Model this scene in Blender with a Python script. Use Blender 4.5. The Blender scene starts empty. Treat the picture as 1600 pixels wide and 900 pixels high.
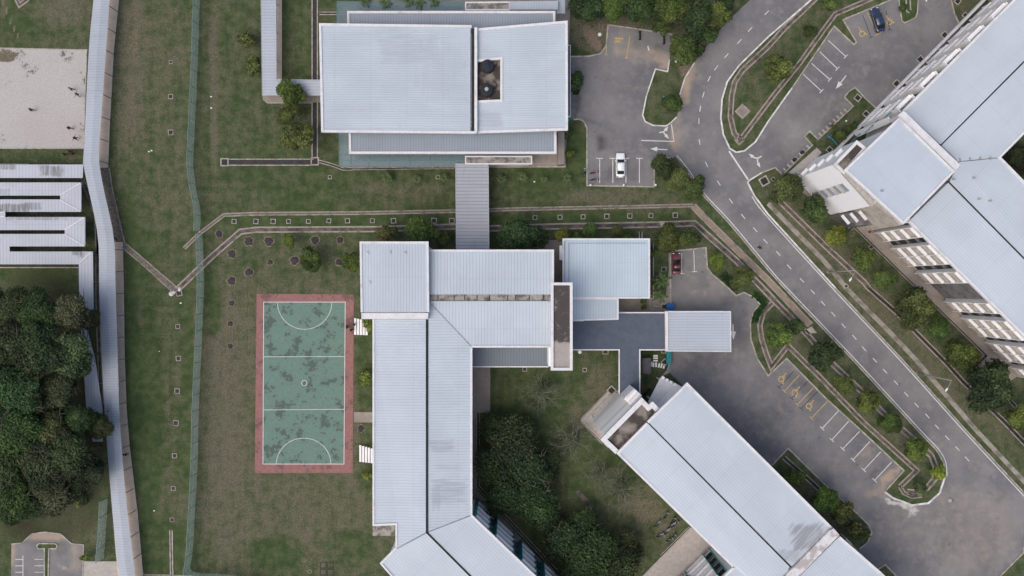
import bpy, bmesh, math, random
import numpy as np
from mathutils import Vector, Matrix
R = math.radians
H = 150.0          # height of the drone above the ground
S = 8.3            # photo pixels per metre on the ground
scene = bpy.context.scene
C = scene.collection

# ------------------------------------------------------------------ camera
cam_d = bpy.data.cameras.new('camera')
cam = bpy.data.objects.new('camera', cam_d)
C.objects.link(cam)
cam.location = (0, 0, H)
cam.rotation_euler = (0, 0, 0)
cam_d.sensor_width = 36
cam_d.lens = 36 * H / (1600 / S)
cam_d.clip_start = 1
cam_d.clip_end = 8000
scene.camera = cam

# ------------------------------------------------------------------ light: bright overcast
world = bpy.data.worlds.new('World')
scene.world = world
world.use_nodes = True
nt = world.node_tree
bg = nt.nodes['Background']
sky = nt.nodes.new('ShaderNodeTexSky')
sky.sky_type = 'NISHITA'
sky.sun_disc = False
SUN_EL, SUN_ROT = 60, 232
sky.sun_elevation = R(SUN_EL)
sky.sun_rotation = R(SUN_ROT)
sky.air_density = 1.0
sky.dust_density = 5.0
sky.ozone_density = 1.0
nt.links.new(sky.outputs[0], bg.inputs[0])
bg.inputs[1].default_value = 0.15
sun_d = bpy.data.lights.new('sun', 'SUN')
sun_d.energy = 0.82
sun_d.angle = R(60)
sun_d.color = (1.0, 0.96, 0.9)
sun = bpy.data.objects.new('sun', sun_d)
C.objects.link(sun)
sun.location = (0, 0, 120)
az = R(SUN_ROT)
sd = Vector((math.sin(az) * math.cos(R(SUN_EL)), math.cos(az) * math.cos(R(SUN_EL)), math.sin(R(SUN_EL))))
sun.rotation_euler = sd.to_track_quat('Z', 'Y').to_euler()
scene.view_settings.view_transform = 'Standard'
scene.view_settings.look = 'None'
scene.view_settings.exposure = 0.14
scene.view_settings.gamma = 1
scene.view_settings.use_curve_mapping = False
scene.cycles.max_bounces = 5
scene.cycles.diffuse_bounces = 3
scene.cycles.transparent_max_bounces = 8

rnd = random.Random(7)

# ------------------------------------------------------------------ helpers
def W(px, py, z=0.0):
    k = (1 - z / H) / S
    return Vector(((px - 800) * k, (450 - py) * k, z))
def W2(px, py, z=0.0):
    v = W(px, py, z)
    return (v.x, v.y)

class MB:
    def __init__(s):
        s.v = []; s.f = []; s.m = []
    def add(s, vs, fs, m=0):
        n = len(s.v)
        s.v += [tuple(v) for v in vs]
        s.f += [tuple(i + n for i in f) for f in fs]
        s.m += [m] * len(fs)
    def box(s, c, size, rz=0.0, m=0, tilt=0.0):
        hx, hy, hz = size[0] / 2, size[1] / 2, size[2] / 2
        M = Matrix.Translation(c) @ Matrix.Rotation(rz, 4, 'Z') @ Matrix.Rotation(tilt, 4, 'X')
        vs = [M @ Vector((x * hx, y * hy, z * hz)) for z in (-1, 1) for x, y in ((-1, -1), (1, -1), (1, 1), (-1, 1))]
        s.add(vs, [(3, 2, 1, 0), (4, 5, 6, 7), (0, 1, 5, 4), (1, 2, 6, 5), (2, 3, 7, 6), (3, 0, 4, 7)], m)
    def prism(s, pts, z0, z1, m=0):
        """pts: [(x,y)] or [(x,y,z)] ; z1 may be None for per-point z tops, z0 then is thickness"""
        n = len(pts)
        area = sum(pts[i][0] * pts[(i + 1) % n][1] - pts[(i + 1) % n][0] * pts[i][1] for i in range(n))
        if area < 0: pts = list(pts)[::-1]
        if z1 is None:
            top = [(p[0], p[1], p[2]) for p in pts]; bot = [(p[0], p[1], p[2] - z0) for p in pts]
        else:
            top = [(p[0], p[1], z1) for p in pts]; bot = [(p[0], p[1], z0) for p in pts]
        s.add(bot + top, [tuple(range(n))[::-1], tuple(range(n, 2 * n))] +
              [(i, (i + 1) % n, n + (i + 1) % n, n + i) for i in range(n)], m)
    def ribbon(s, pts, w, zb, zt, closed=False, off=0.0, m=0):
        """strip of width w along pts; zb/zt are offsets added to each point's own z"""
        P = [Vector(p) if len(p) == 3 else Vector((p[0], p[1], 0)) for p in pts]
        n = len(P); L = []; Rr = []
        for i in range(n):
            a = P[i - 1] if (i > 0 or closed) else None
            b = P[(i + 1) % n] if (i < n - 1 or closed) else None
            p = P[i]
            d1 = (p - a).to_2d().normalized() if a is not None else None
            d2 = (b - p).to_2d().normalized() if b is not None else None
            if d1 is None: d1 = d2
            if d2 is None: d2 = d1
            n1 = Vector((-d1.y, d1.x)); n2 = Vector((-d2.y, d2.x))
            nn = (n1 + n2)
            if nn.length < 1e-4: nn = n1
            nn.normalize()
            k = 1 / max(0.35, nn.dot(n1))
            for lst, o in ((L, off + w / 2), (Rr, off - w / 2)):
                q = p.to_2d() + nn * o * k
                lst.append((q.x, q.y, p.z))
        vs = []
        for i in range(n):
            l, r = L[i], Rr[i]
            vs += [(l[0], l[1], l[2] + zb), (r[0], r[1], r[2] + zb), (r[0], r[1], r[2] + zt), (l[0], l[1], l[2] + zt)]
        fs = []
        rng = range(n) if closed else range(n - 1)
        for i in rng:
            a = 4 * i; b = 4 * ((i + 1) % n)
            fs += [(a + 3, a + 2, b + 2, b + 3), (a + 1, a + 0, b + 0, b + 1), (a + 0, a + 3, b + 3, b + 0), (a + 2, a + 1, b + 1, b + 2)]
        if not closed:
            fs += [(0, 1, 2, 3), (4 * n - 1, 4 * n - 2, 4 * n - 3, 4 * n - 4)]
        s.add(vs, fs, m)
    def tube(s, pts, rads, seg=8, m=0, cap=True):
        P = [Vector(p) for p in pts]; n = len(P)
        if not hasattr(rads, '__len__'): rads = [rads] * n
        vs = []; ref = Vector((0.3, 0.2, 1)).normalized()
        for i in range(n):
            d = (P[min(i + 1, n - 1)] - P[max(i - 1, 0)]).normalized()
            u = d.cross(ref)
            if u.length < 1e-3: u = d.cross(Vector((1, 0, 0)))
            u.normalize(); v = d.cross(u)
            for k in range(seg):
                a = 2 * math.pi * k / seg
                vs.append(P[i] + (u * math.cos(a) + v * math.sin(a)) * rads[i])
        fs = []
        for i in range(n - 1):
            for k in range(seg):
                k2 = (k + 1) % seg
                fs.append((i * seg + k, i * seg + k2, (i + 1) * seg + k2, (i + 1) * seg + k))
        if cap:
            fs.append(tuple(range(seg))[::-1]); fs.append(tuple(range((n - 1) * seg, n * seg)))
        s.add(vs, fs, m)
    def lathe(s, c, prof, seg=20, m=0):
        vs = []; n = len(prof)
        for r, z in prof:
            for k in range(seg):
                a = 2 * math.pi * k / seg
                vs.append((c[0] + r * math.cos(a), c[1] + r * math.sin(a), c[2] + z))
        fs = []
        for i in range(n - 1):
            for k in range(seg):
                k2 = (k + 1) % seg
                fs.append((i * seg + k, i * seg + k2, (i + 1) * seg + k2, (i + 1) * seg + k))
        fs.append(tuple(range(seg))[::-1]); fs.append(tuple(range((n - 1) * seg, n * seg)))
        s.add(vs, fs, m)

ORG = {}
def mesh_from(name, mb, mats, org=(0, 0, 0), smooth=False):
    me = bpy.data.meshes.new(name)
    o = Vector(org)
    me.from_pydata([tuple(Vector(v) - o) for v in mb.v], [], mb.f)
    if not isinstance(mats, (list, tuple)): mats = [mats]
    for m in mats: me.materials.append(m)
    if len(mats) > 1: me.polygons.foreach_set('material_index', mb.m)
    if smooth: me.polygons.foreach_set('use_smooth', [True] * len(me.polygons))
    me.validate(); me.update()
    return me
def thing(name, label, cat, loc=(0, 0, 0), group=None, rz=0.0):
    o = bpy.data.objects.new(name, None); C.objects.link(o)
    o.location = loc; o.rotation_euler = (0, 0, rz)
    o['label'] = label; o['category'] = cat; o['kind'] = 'thing'
    if group: o['group'] = group
    ORG[o.name] = Vector(loc)
    return o
def root_of(o):
    while o.parent: o = o.parent
    return o
def part(name, mb, mats, parent, smooth=False, label=None, local=False, color=None, me=None):
    org = (0, 0, 0) if local or parent is None else ORG[root_of(parent).name]
    if me is None: me = mesh_from(name, mb, mats, org, smooth)
    o = bpy.data.objects.new(name, me); C.objects.link(o)
    if parent is not None: o.parent = parent
    if label: o['label'] = label
    if color: o.color = (*color, 1)
    return o
def solo(name, mb, mats, label, cat, loc=(0, 0, 0), group=None, smooth=False):
    me = mesh_from(name, mb, mats, loc, smooth)
    o = bpy.data.objects.new(name, me); C.objects.link(o); o.location = loc
    o['label'] = label; o['category'] = cat; o['kind'] = 'thing'
    if group: o['group'] = group
    return o
def struct(name, mb, mats, parent=None, smooth=False):
    o = part(name, mb, mats, parent, smooth, local=True)
    if parent is None: o['kind'] = 'structure'
    return o
def dup(root, loc, rz=0.0, label=None, group=None, scale=None, color=None):
    r = root.copy(); C.objects.link(r); r.location = loc; r.rotation_euler = (0, 0, rz)
    ORG[r.name] = Vector(loc)
    if scale: r.scale = scale
    if label: r['label'] = label
    if group: r['group'] = group
    for ch in list(root.children):
        c = ch.copy(); C.objects.link(c); c.parent = r
        if color: c.color = (*color, 1)
        for g in list(ch.children):
            d = g.copy(); C.objects.link(d); d.parent = c
            if color: d.color = (*color, 1)
    return r

# ------------------------------------------------------------------ materials
class NT:
    def __init__(s, name):
        s.mat = bpy.data.materials.new(name); s.mat.use_nodes = True
        s.t = s.mat.node_tree; s.b = s.t.nodes['Principled BSDF']
        s.pos = s.t.nodes.new('ShaderNodeNewGeometry').outputs['Position']
    def n(s, typ, **kw):
        nd = s.t.nodes.new(typ)
        for k, v in kw.items(): setattr(nd, k, v)
        return nd
    def link(s, a, b): s.t.links.new(a, b)
    def noise(s, scale, detail=4, rough=0.55, vec=None, sc=None, rot=0.0):
        v = vec or s.pos
        if sc or rot:
            mp = s.n('ShaderNodeMapping'); s.link(v, mp.inputs[0])
            if sc: mp.inputs['Scale'].default_value = sc
            mp.inputs['Rotation'].default_value = (0, 0, rot); v = mp.outputs[0]
        nd = s.n('ShaderNodeTexNoise'); s.link(v, nd.inputs['Vector'])
        nd.inputs['Scale'].default_value = scale; nd.inputs['Detail'].default_value = detail
        nd.inputs['Roughness'].default_value = rough
        return nd.outputs['Fac']
    def ramp(s, fac, a, b, va=0.0, vb=1.0, smooth=True):
        nd = s.n('ShaderNodeMapRange', interpolation_type='SMOOTHSTEP' if smooth else 'LINEAR')
        s.link(fac, nd.inputs[0])
        for i, v in zip((1, 2, 3, 4), (a, b, va, vb)): nd.inputs[i].default_value = v
        return nd.outputs[0]
    def math(s, op, a, b=None):
        nd = s.n('ShaderNodeMath', operation=op)
        for i, x in enumerate((a, b)):
            if x is None: continue
            if isinstance(x, (int, float)): nd.inputs[i].default_value = x
            else: s.link(x, nd.inputs[i])
        return nd.outputs[0]
    def mix(s, fac, a, b, mode='MIX'):
        nd = s.n('ShaderNodeMix', data_type='RGBA', blend_type=mode)
        for sock, x in ((nd.inputs[0], fac), (nd.inputs[6], a), (nd.inputs[7], b)):
            if isinstance(x, (int, float)): sock.default_value = x
            elif isinstance(x, tuple): sock.default_value = (*x, 1) if len(x) == 3 else x
            else: s.link(x, sock)
        return nd.outputs[2]
    def bump(s, h, dist=0.05, strength=0.5):
        nd = s.n('ShaderNodeBump'); nd.inputs['Distance'].default_value = dist
        nd.inputs['Strength'].default_value = strength
        s.link(h, nd.inputs['Height']); s.link(nd.outputs[0], s.b.inputs['Normal'])
    def out(s, col, rough=0.8, metal=0.0, spec=0.3):
        if isinstance(col, tuple): s.b.inputs['Base Color'].default_value = (*col, 1)
        else: s.link(col, s.b.inputs['Base Color'])
        if isinstance(rough, (int, float)): s.b.inputs['Roughness'].default_value = rough
        else: s.link(rough, s.b.inputs['Roughness'])
        s.b.inputs['Metallic'].default_value = metal
        s.b.inputs['Specular IOR Level'].default_value = spec
        return s.mat

def plain(name, col, rough=0.7, var=0.12, scale=1.5, metal=0.0, spec=0.3):
    m = NT(name)
    n1 = m.noise(scale, 5); n2 = m.noise(scale * 9, 3)
    f = m.math('ADD', m.math('MULTIPLY', n1, 0.6), m.math('MULTIPLY', n2, 0.4))
    lo = tuple(c * (1 - var) for c in col); hi = tuple(min(1, c * (1 + var)) for c in col)
    c = m.mix(m.ramp(f, 0.35, 0.65), lo, hi)
    return m.out(c, rough, metal, spec)

def roof_metal(name, ang=0.0, period=0.45, col=(0.475, 0.53, 0.605), line=0.18, stain=0.35, seed=0.0, dark=(0.30, 0.33, 0.37), spots=(), z=13):
    """ang: direction (degrees) the ribs run along"""
    m = NT(name); col = (col[0] * .925, col[1] * .93, col[2] * .90)
    mp = m.n('ShaderNodeMapping'); m.link(m.pos, mp.inputs[0])
    mp.inputs['Rotation'].default_value = (0, 0, -R(ang)); mp.inputs['Location'].default_value = (seed, seed * 1.7, 0)
    sep = m.n('ShaderNodeSeparateXYZ'); m.link(mp.outputs[0], sep.inputs[0])
    t = m.math('DIVIDE', sep.outputs[1], period)
    fr = m.math('FRACT', t)
    tri = m.math('ABSOLUTE', m.math('SUBTRACT', fr, 0.5))
    ln = m.ramp(tri, 0.30, 0.48)
    t2 = m.math('FLOOR', m.math('DIVIDE', sep.outputs[1], period * 3))
    t3 = m.math('FLOOR', m.math('DIVIDE', sep.outputs[0], 9.0))
    cb = m.n('ShaderNodeCombineXYZ'); m.link(t2, cb.inputs[0]); m.link(t3, cb.inputs[1])
    wn = m.n('ShaderNodeTexWhiteNoise'); m.link(cb.outputs[0], wn.inputs[0])
    big = m.noise(0.12, 4, vec=mp.outputs[0])
    streak = m.noise(1.0, 6, 0.65, vec=mp.outputs[0], sc=(0.10, 1.6, 1))
    streak2 = m.noise(1.0, 5, 0.6, vec=mp.outputs[0], sc=(0.9, 0.12, 1))
    c = m.mix(m.ramp(big, 0.3, 0.7), tuple(x * 0.95 for x in col), tuple(min(1, x * 1.05) for x in col))
    c = m.mix(m.math('MULTIPLY', wn.outputs[0], 0.07), c, tuple(x * 0.55 for x in col))
    c = m.mix(m.math('MULTIPLY', m.ramp(streak, 0.55, 0.8), stain), c, dark)
    c = m.mix(m.math('MULTIPLY', m.ramp(streak2, 0.58, 0.8), stain * 0.7), c, dark)
    for (sx, sy, rx, ry, amt, cross) in spots:      # patches where the sheets are dirtier
        w = W(sx, sy, z); k = (1 - z / H) / S
        mp2 = m.n('ShaderNodeMapping', vector_type='POINT'); m.link(m.pos, mp2.inputs[0])
        mp2.inputs['Location'].default_value = (-w.x / (rx * k), -w.y / (ry * k), 0); mp2.inputs['Scale'].default_value = (1 / (rx * k), 1 / (ry * k), 0)
        ab = m.n('ShaderNodeVectorMath', operation='ABSOLUTE'); m.link(mp2.outputs[0], ab.inputs[0])
        sx_ = m.n('ShaderNodeSeparateXYZ'); m.link(ab.outputs[0], sx_.inputs[0])
        box = m.math('MAXIMUM', sx_.outputs[0], sx_.outputs[1])
        box = m.math('ADD', box, m.math('MULTIPLY', m.math('SUBTRACT', m.noise(.35, 3), .5), .7))
        nz = m.noise(1.0, 6, 0.7, vec=mp.outputs[0], sc=(0.25, 2.6, 1) if not cross else (2.2, 0.16, 1))
        f = m.math('ADD', m.ramp(box, 0.5, 1.2, 1, 0), m.math('MULTIPLY', m.math('SUBTRACT', nz, 0.55), 2.2))
        c = m.mix(m.math('MULTIPLY', m.math('MULTIPLY', m.ramp(f, 0.35, 1.1), amt), m.ramp(box, 0.85, 1.15, 1, 0)), c, dark)
    c = m.mix(m.math('MULTIPLY', ln, line), c, tuple(x * 0.35 for x in col))
    seam = m.math('ABSOLUTE', m.math('SUBTRACT', m.math('FRACT', m.math('DIVIDE', sep.outputs[0], 6.3)), 0.5))
    c = m.mix(m.math('MULTIPLY', m.ramp(seam, 0.487, 0.498), 0.16), c, tuple(x * 0.4 for x in col))
    m.bump(ln, 0.03, 0.5)
    return m.out(c, 0.55, 0.0, 0.35)

def stained(name, a, b, dark, sa=0.35, thr=(0.42, 0.6), scale=0.35, darkamt=0.85):
    m = NT(name)
    n1 = m.noise(scale, 7, 0.65); n2 = m.noise(scale * 4, 6, 0.6); n3 = m.noise(scale * 20, 3)
    c = m.mix(m.ramp(n2, 0.3, 0.7), a, b)
    c = m.mix(m.math('MULTIPLY', m.ramp(n1, *thr), darkamt), c, dark)
    c = m.mix(m.math('MULTIPLY', m.ramp(n3, 0.45, 0.75), sa), c, tuple(x * 0.5 for x in b))
    m.bump(n3, 0.02, 0.4)
    return m.out(c, 0.9)

def paint_attr(m):
    at = m.n('ShaderNodeAttribute', attribute_type='GEOMETRY', attribute_name='paint')
    sp = m.n('ShaderNodeSeparateColor'); m.link(at.outputs['Color'], sp.inputs[0])
    return sp.outputs

def grass_mat():
    m = NT('grass'); P = paint_attr(m)
    n_big = m.noise(0.10, 6, 0.6); n_mid = m.noise(0.55, 6, 0.65); n_f = m.noise(3.2, 5, 0.7); n_t = m.noise(11, 3, 0.6)
    n_st = m.noise(1.0, 5, 0.6, sc=(0.9, 0.10, 1))
    dry = m.math('ADD', P[0], m.math('MULTIPLY', m.math('SUBTRACT', n_mid, 0.5), 1.5))
    dry = m.math('ADD', dry, m.math('MULTIPLY', m.math('SUBTRACT', n_f, 0.5), 1.1))
    dry = m.math('ADD', dry, m.math('MULTIPLY', m.math('SUBTRACT', n_st, 0.5), 0.9))
    dry = m.math('ADD', dry, m.math('MULTIPLY', m.math('SUBTRACT', n_big, 0.5), 0.8))
    dryf = m.ramp(dry, 0.12, 1.08)
    green = m.mix(m.ramp(n_mid, 0.35, 0.65), (0.042, 0.068, 0.025), (0.075, 0.102, 0.040))
    brown = m.mix(m.ramp(n_f, 0.35, 0.65), (0.104, 0.096, 0.062), (0.172, 0.152, 0.112))
    c = m.mix(dryf, green, brown)
    bare = m.math('ADD', P[1], m.math('MULTIPLY', m.math('SUBTRACT', n_f, 0.5), 0.8))
    soil = m.mix(m.ramp(n_f, 0.3, 0.7), (0.15, 0.115, 0.082), (0.26, 0.20, 0.15))
    c = m.mix(m.ramp(bare, 0.35, 0.8), c, soil)
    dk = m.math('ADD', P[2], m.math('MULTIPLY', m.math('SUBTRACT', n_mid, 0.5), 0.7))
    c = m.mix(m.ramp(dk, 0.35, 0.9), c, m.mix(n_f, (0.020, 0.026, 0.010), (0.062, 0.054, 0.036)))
    c = m.mix(m.math('MULTIPLY', m.ramp(n_t, 0.4, 0.7), 0.45), c, m.mix(0.5, c, (0.015, 0.02, 0.008)))
    hn = m.n('ShaderNodeTexNoise'); m.link(m.pos, hn.inputs['Vector']); hn.inputs['Scale'].default_value = 4.5; hn.inputs['Detail'].default_value = 5; hn.inputs['Roughness'].default_value = .8
    c = m.mix(0.55, c, m.mix(1.0, c, m.mix(1.0, hn.outputs['Color'], (2.0, 2.0, 2.0), 'MULTIPLY'), 'MULTIPLY'))
    tuft = m.noise(1.6, 3, .6); c = m.mix(m.math('MULTIPLY', m.ramp(tuft, .56, .7), .45), c, (0.045, 0.066, 0.026))
    wisp = m.noise(5.5, 2, .5); c = m.mix(m.math('MULTIPLY', m.ramp(wisp, .62, .74), .45), c, (0.24, 0.215, 0.165))
    m.bump(m.math('ADD', n_t, n_f), 0.08, 0.8)
    return m.out(c, 0.95, 0, 0.15)

def asphalt_mat():
    m = NT('asphalt'); P = paint_attr(m)
    nb = m.noise(0.09, 6, 0.6); nm = m.noise(0.6, 6, 0.65); nf = m.noise(7, 4, 0.7)
    c = m.mix(m.ramp(nb, 0.35, 0.65), (0.142, 0.142, 0.148), (0.212, 0.207, 0.206))
    c = m.mix(m.math('MULTIPLY', m.ramp(nm, 0.48, 0.72), 0.5), c, (0.25, 0.235, 0.225))
    crack = m.noise(0.35, 8, 0.75)
    ck = m.ramp(m.math('ABSOLUTE', m.math('SUBTRACT', crack, 0.5)), 0.0, 0.006, 1, 0)
    c = m.mix(m.math('MULTIPLY', ck, 0.35), c, (0.07, 0.068, 0.07))
    d = m.math('ADD', P[0], m.math('MULTIPLY', m.math('SUBTRACT', nm, 0.5), 0.9))
    c = m.mix(m.ramp(d, 0.2, 0.95, 0, 0.85), c, (0.058, 0.056, 0.060))
    s = m.math('ADD', P[1], m.math('MULTIPLY', m.math('SUBTRACT', nm, 0.5), 0.8))
    c = m.mix(m.ramp(s, 0.2, 0.9, 0, 0.88), c, m.mix(m.ramp(P[1], .42, .75), (0.30, 0.262, 0.228), (0.41, 0.31, 0.23)))
    w = m.math('ADD', P[2], m.math('MULTIPLY', m.math('SUBTRACT', nm, 0.5), 1.0))
    c = m.mix(m.ramp(w, 0.45, 0.75, 0, 0.95), c, (0.55, 0.52, 0.46))
    c = m.mix(m.math('MULTIPLY', m.ramp(nf, 0.45, 0.7), 0.25), c, (0.08, 0.08, 0.085))
    vr = m.n('ShaderNodeTexVoronoi'); m.link(m.pos, vr.inputs['Vector']); vr.inputs['Scale'].default_value = .32
    sp = m.math('ADD', vr.outputs['Distance'], m.math('MULTIPLY', m.noise(2.5, 3), .35)); c = m.mix(m.ramp(sp, .18, .30, .5, 0), c, (0.06, 0.058, 0.06))
    ls = m.noise(.22, 7, .7); c = m.mix(m.ramp(ls, .54, .66, 0, .45), c, (0.27, 0.255, 0.245))
    ls2 = m.noise(.5, 8, .8); c = m.mix(m.ramp(ls2, .57, .70, 0, .5), c, (0.085, 0.083, 0.088))
    m.bump(nf, 0.02, 0.4)
    return m.out(c, 0.9, 0, 0.25)

M = {}
M['grass'] = grass_mat(); M['asphalt'] = asphalt_mat()
M['road_paint'] = stained('road_paint', (0.55, 0.55, 0.54), (0.68, 0.68, 0.66), (0.24, 0.235, 0.23), 0.25, (0.52, 0.70), 1.6, 0.6)
M['yellow_paint'] = stained('yellow_paint', (0.44, 0.31, 0.12), (0.54, 0.385, 0.15), (0.20, 0.16, 0.11), 0.2, (0.52, 0.66), 2.5, 0.65)
M['black_paint'] = plain('black_paint', (0.045, 0.045, 0.05), 0.7, 0.3, 4)
M['kerb'] = plain('kerb_concrete', (0.34, 0.31, 0.27), 0.9, 0.35, 1.2)
M['kerb_white'] = plain('kerb_white', (0.58, 0.57, 0.56), 0.8, 0.3, 1.2)
M['white'] = plain('white_wall_paint', (0.80, 0.79, 0.79), 0.7, 0.06, 0.7)
M['fascia'] = stained('fascia_white', (0.60, 0.595, 0.60), (0.71, 0.705, 0.715), (0.36, 0.34, 0.33), 0.2, (0.50, 0.76), 0.6, 0.65)
M['beige'] = plain('beige_panel', (0.42, 0.38, 0.33), 0.8, 0.2, 1.0)
M['glass'] = plain('dark_green_glass', (0.035, 0.075, 0.075), 0.15, 0.4, 0.8, 0, 0.6)
M['dark'] = plain('dark_recess', (0.03, 0.028, 0.028), 0.9, 0.3)
M['teal'] = plain('teal_paint', (0.015, 0.20, 0.21), 0.6, 0.2, 1.0)
M['drain_floor'] = stained('drain_floor', (0.11, 0.095, 0.08), (0.20, 0.165, 0.135), (0.04, 0.036, 0.034), 0.4, (0.4, 0.6), 0.8, 0.8)
M['drain_black'] = plain('drain_shade_black', (0.032, 0.029, 0.029), 0.6, 0.4, 1.5)  # near-black colour stands in for the shade down inside drains and pits
M['drain_lip'] = stained('drain_lip', (0.27, 0.235, 0.20), (0.38, 0.33, 0.285), (0.10, 0.088, 0.075), 0.35, (0.48, 0.66), 0.7, 0.8)
M['concrete'] = stained('old_concrete', (0.25, 0.22, 0.19), (0.33, 0.29, 0.255), (0.12, 0.105, 0.09), 0.3, (0.45, 0.7), 0.25, 0.6)
M['pale_concrete'] = stained('pale_concrete', (0.36, 0.33, 0.30), (0.46, 0.42, 0.39), (0.2, 0.18, 0.16), 0.2, (0.5, 0.8), 0.4, 0.5)
M['path'] = stained('beige_path', (0.58, 0.46, 0.36), (0.68, 0.55, 0.44), (0.18, 0.145, 0.115), 0.2, (0.5, 0.8), 0.4, 0.5)
M['tan_channel'] = stained('tan_channel', (0.24, 0.185, 0.14), (0.32, 0.255, 0.20), (0.13, 0.105, 0.08), 0.3, (0.45, 0.7), 0.6, 0.6)
M['pebble'] = stained('pebble_strip', (0.12, 0.105, 0.09), (0.24, 0.205, 0.175), (0.05, 0.045, 0.04), 0.6, (0.45, 0.6), 2.0, 0.6)
M['stair_grey'] = stained('stair_grey', (.13, .125, .125), (.2, .195, .19), (.06, .06, .06), .3, (.45, .65), .8, .7)
M['mould_roof'] = stained('mouldy_flat_roof', (0.20, 0.17, 0.145), (0.30, 0.265, 0.23), (0.038, 0.033, 0.030), 0.4, (0.40, 0.56), 0.42, 0.92)
M['mould_light'] = stained('mouldy_slab', (0.26, 0.245, 0.22), (0.38, 0.36, 0.33), (0.06, 0.055, 0.05), 0.5, (0.45, 0.62), 0.9, 0.8)
M['metal'] = plain('grey_metal', (0.35, 0.36, 0.37), 0.5, 0.15, 1.0, 0.3)
M['black'] = plain('black_plastic', (0.022, 0.026, 0.033), 0.75, 0.35, 2.0, 0, 0.3)
M['rubber'] = plain('rubber', (0.02, 0.02, 0.02), 0.8, 0.2)
M['slate'] = plain('slate_blue_membrane', (0.088, 0.104, 0.136), 0.85, 0.10, 0.8)
M['wood'] = plain('bark', (0.12, 0.095, 0.07), 0.9, 0.3, 3)
M['pale_bark'] = plain('pale_bark', (0.22, 0.20, 0.17), 0.9, 0.3, 3)
M['r_h'] = roof_metal('roof_ribs_east_west', 0)
M['r_v'] = roof_metal('roof_ribs_north_south', 90, 0.55, line=0.2)
M['r_v2'] = roof_metal('roof_ribs_north_south_blue', 90, 0.5, col=(0.475, 0.555, 0.64), line=0.22, stain=0.4, seed=13)
M['r_low'] = roof_metal('roof_low_grey', 90, 0.5, col=(0.27, 0.31, 0.365), line=0.3, stain=0.75, seed=4, dark=(0.2, 0.21, 0.23))
M['r_dark'] = roof_metal('roof_slate', 90, 0.5, col=(0.15, 0.178, 0.21), line=0.3, stain=0.4, seed=9, dark=(0.11, 0.12, 0.135))
M['r_d1'] = roof_metal('roof_diag', 45, 0.5, col=(0.505, 0.555, 0.625), line=0.06, stain=0.12, seed=3)
M['r_d2'] = roof_metal('roof_diag_ne', -45, 0.5, col=(0.505, 0.555, 0.625), line=0.05, stain=0.1, seed=21)
M['r_car'] = roof_metal('roof_carport', 0, 0.5, col=(0.46, 0.50, 0.575), line=0.35, stain=0.3, seed=31)
M['r_link'] = roof_metal('roof_link', 0, 0.62, col=(0.36, 0.38, 0.43), line=0.5, stain=0.55, seed=37, dark=(0.22, 0.21, 0.22))
M['r_walk'] = roof_metal('roof_walkway', 0, 0.5, col=(0.40, 0.435, 0.50), line=0.25, stain=0.6, seed=41, dark=(0.27, 0.29, 0.33))
M['r_pav'] = roof_metal('roof_pavilion', 90, 0.6, col=(0.47, 0.50, 0.57), line=0.3, stain=0.85, seed=45, dark=(0.20, 0.20, 0.21))

def leaf_mat():
    m = NT('leaves')
    oi = m.n('ShaderNodeObjectInfo')
    at = m.n('ShaderNodeAttribute', attribute_type='GEOMETRY', attribute_name='tint')
    c = m.mix(1.0, oi.outputs['Color'], at.outputs['Color'], 'MULTIPLY')
    m.out(c, 0.65, 0, 0.25)
    tr = m.n('ShaderNodeBsdfTranslucent'); m.link(c, tr.inputs[0])
    mx = m.n('ShaderNodeMixShader'); mx.inputs[0].default_value = 0.22
    o = m.t.nodes['Material Output']
    m.link(m.b.outputs[0], mx.inputs[1]); m.link(tr.outputs[0], mx.inputs[2]); m.link(mx.outputs[0], o.inputs[0])
    return m.mat
M['leaf'] = leaf_mat()
def objcol_mat(name, rough=0.6, spec=0.4):
    m = NT(name); oi = m.n('ShaderNodeObjectInfo'); m.out(oi.outputs['Color'], rough, 0, spec); return m.mat
M['cloth'] = objcol_mat('cloth', 0.9, 0.1)
M['car_paint'] = objcol_mat('car_paint', 0.25, 0.6)
M['car_paint'].node_tree.nodes['Principled BSDF'].inputs['Coat Weight'].default_value = 0.6
def see_through(name, col, alpha, rough=0.3):
    m = NT(name); m.out(col, rough, 0, 0.5)
    tr = m.n('ShaderNodeBsdfTransparent'); mx = m.n('ShaderNodeMixShader'); mx.inputs[0].default_value = alpha
    o = m.t.nodes['Material Output']
    m.link(tr.outputs[0], mx.inputs[1]); m.link(m.b.outputs[0], mx.inputs[2]); m.link(mx.outputs[0], o.inputs[0])
    return m.mat
M['glass_canopy'] = see_through('teal_glass_canopy', (0.16, 0.225, 0.24), 0.62, 0.2)
M['fence_mesh'] = see_through('green_fence_mesh', (0.66, 0.78, 0.71), 0.30, 0.6)

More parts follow.
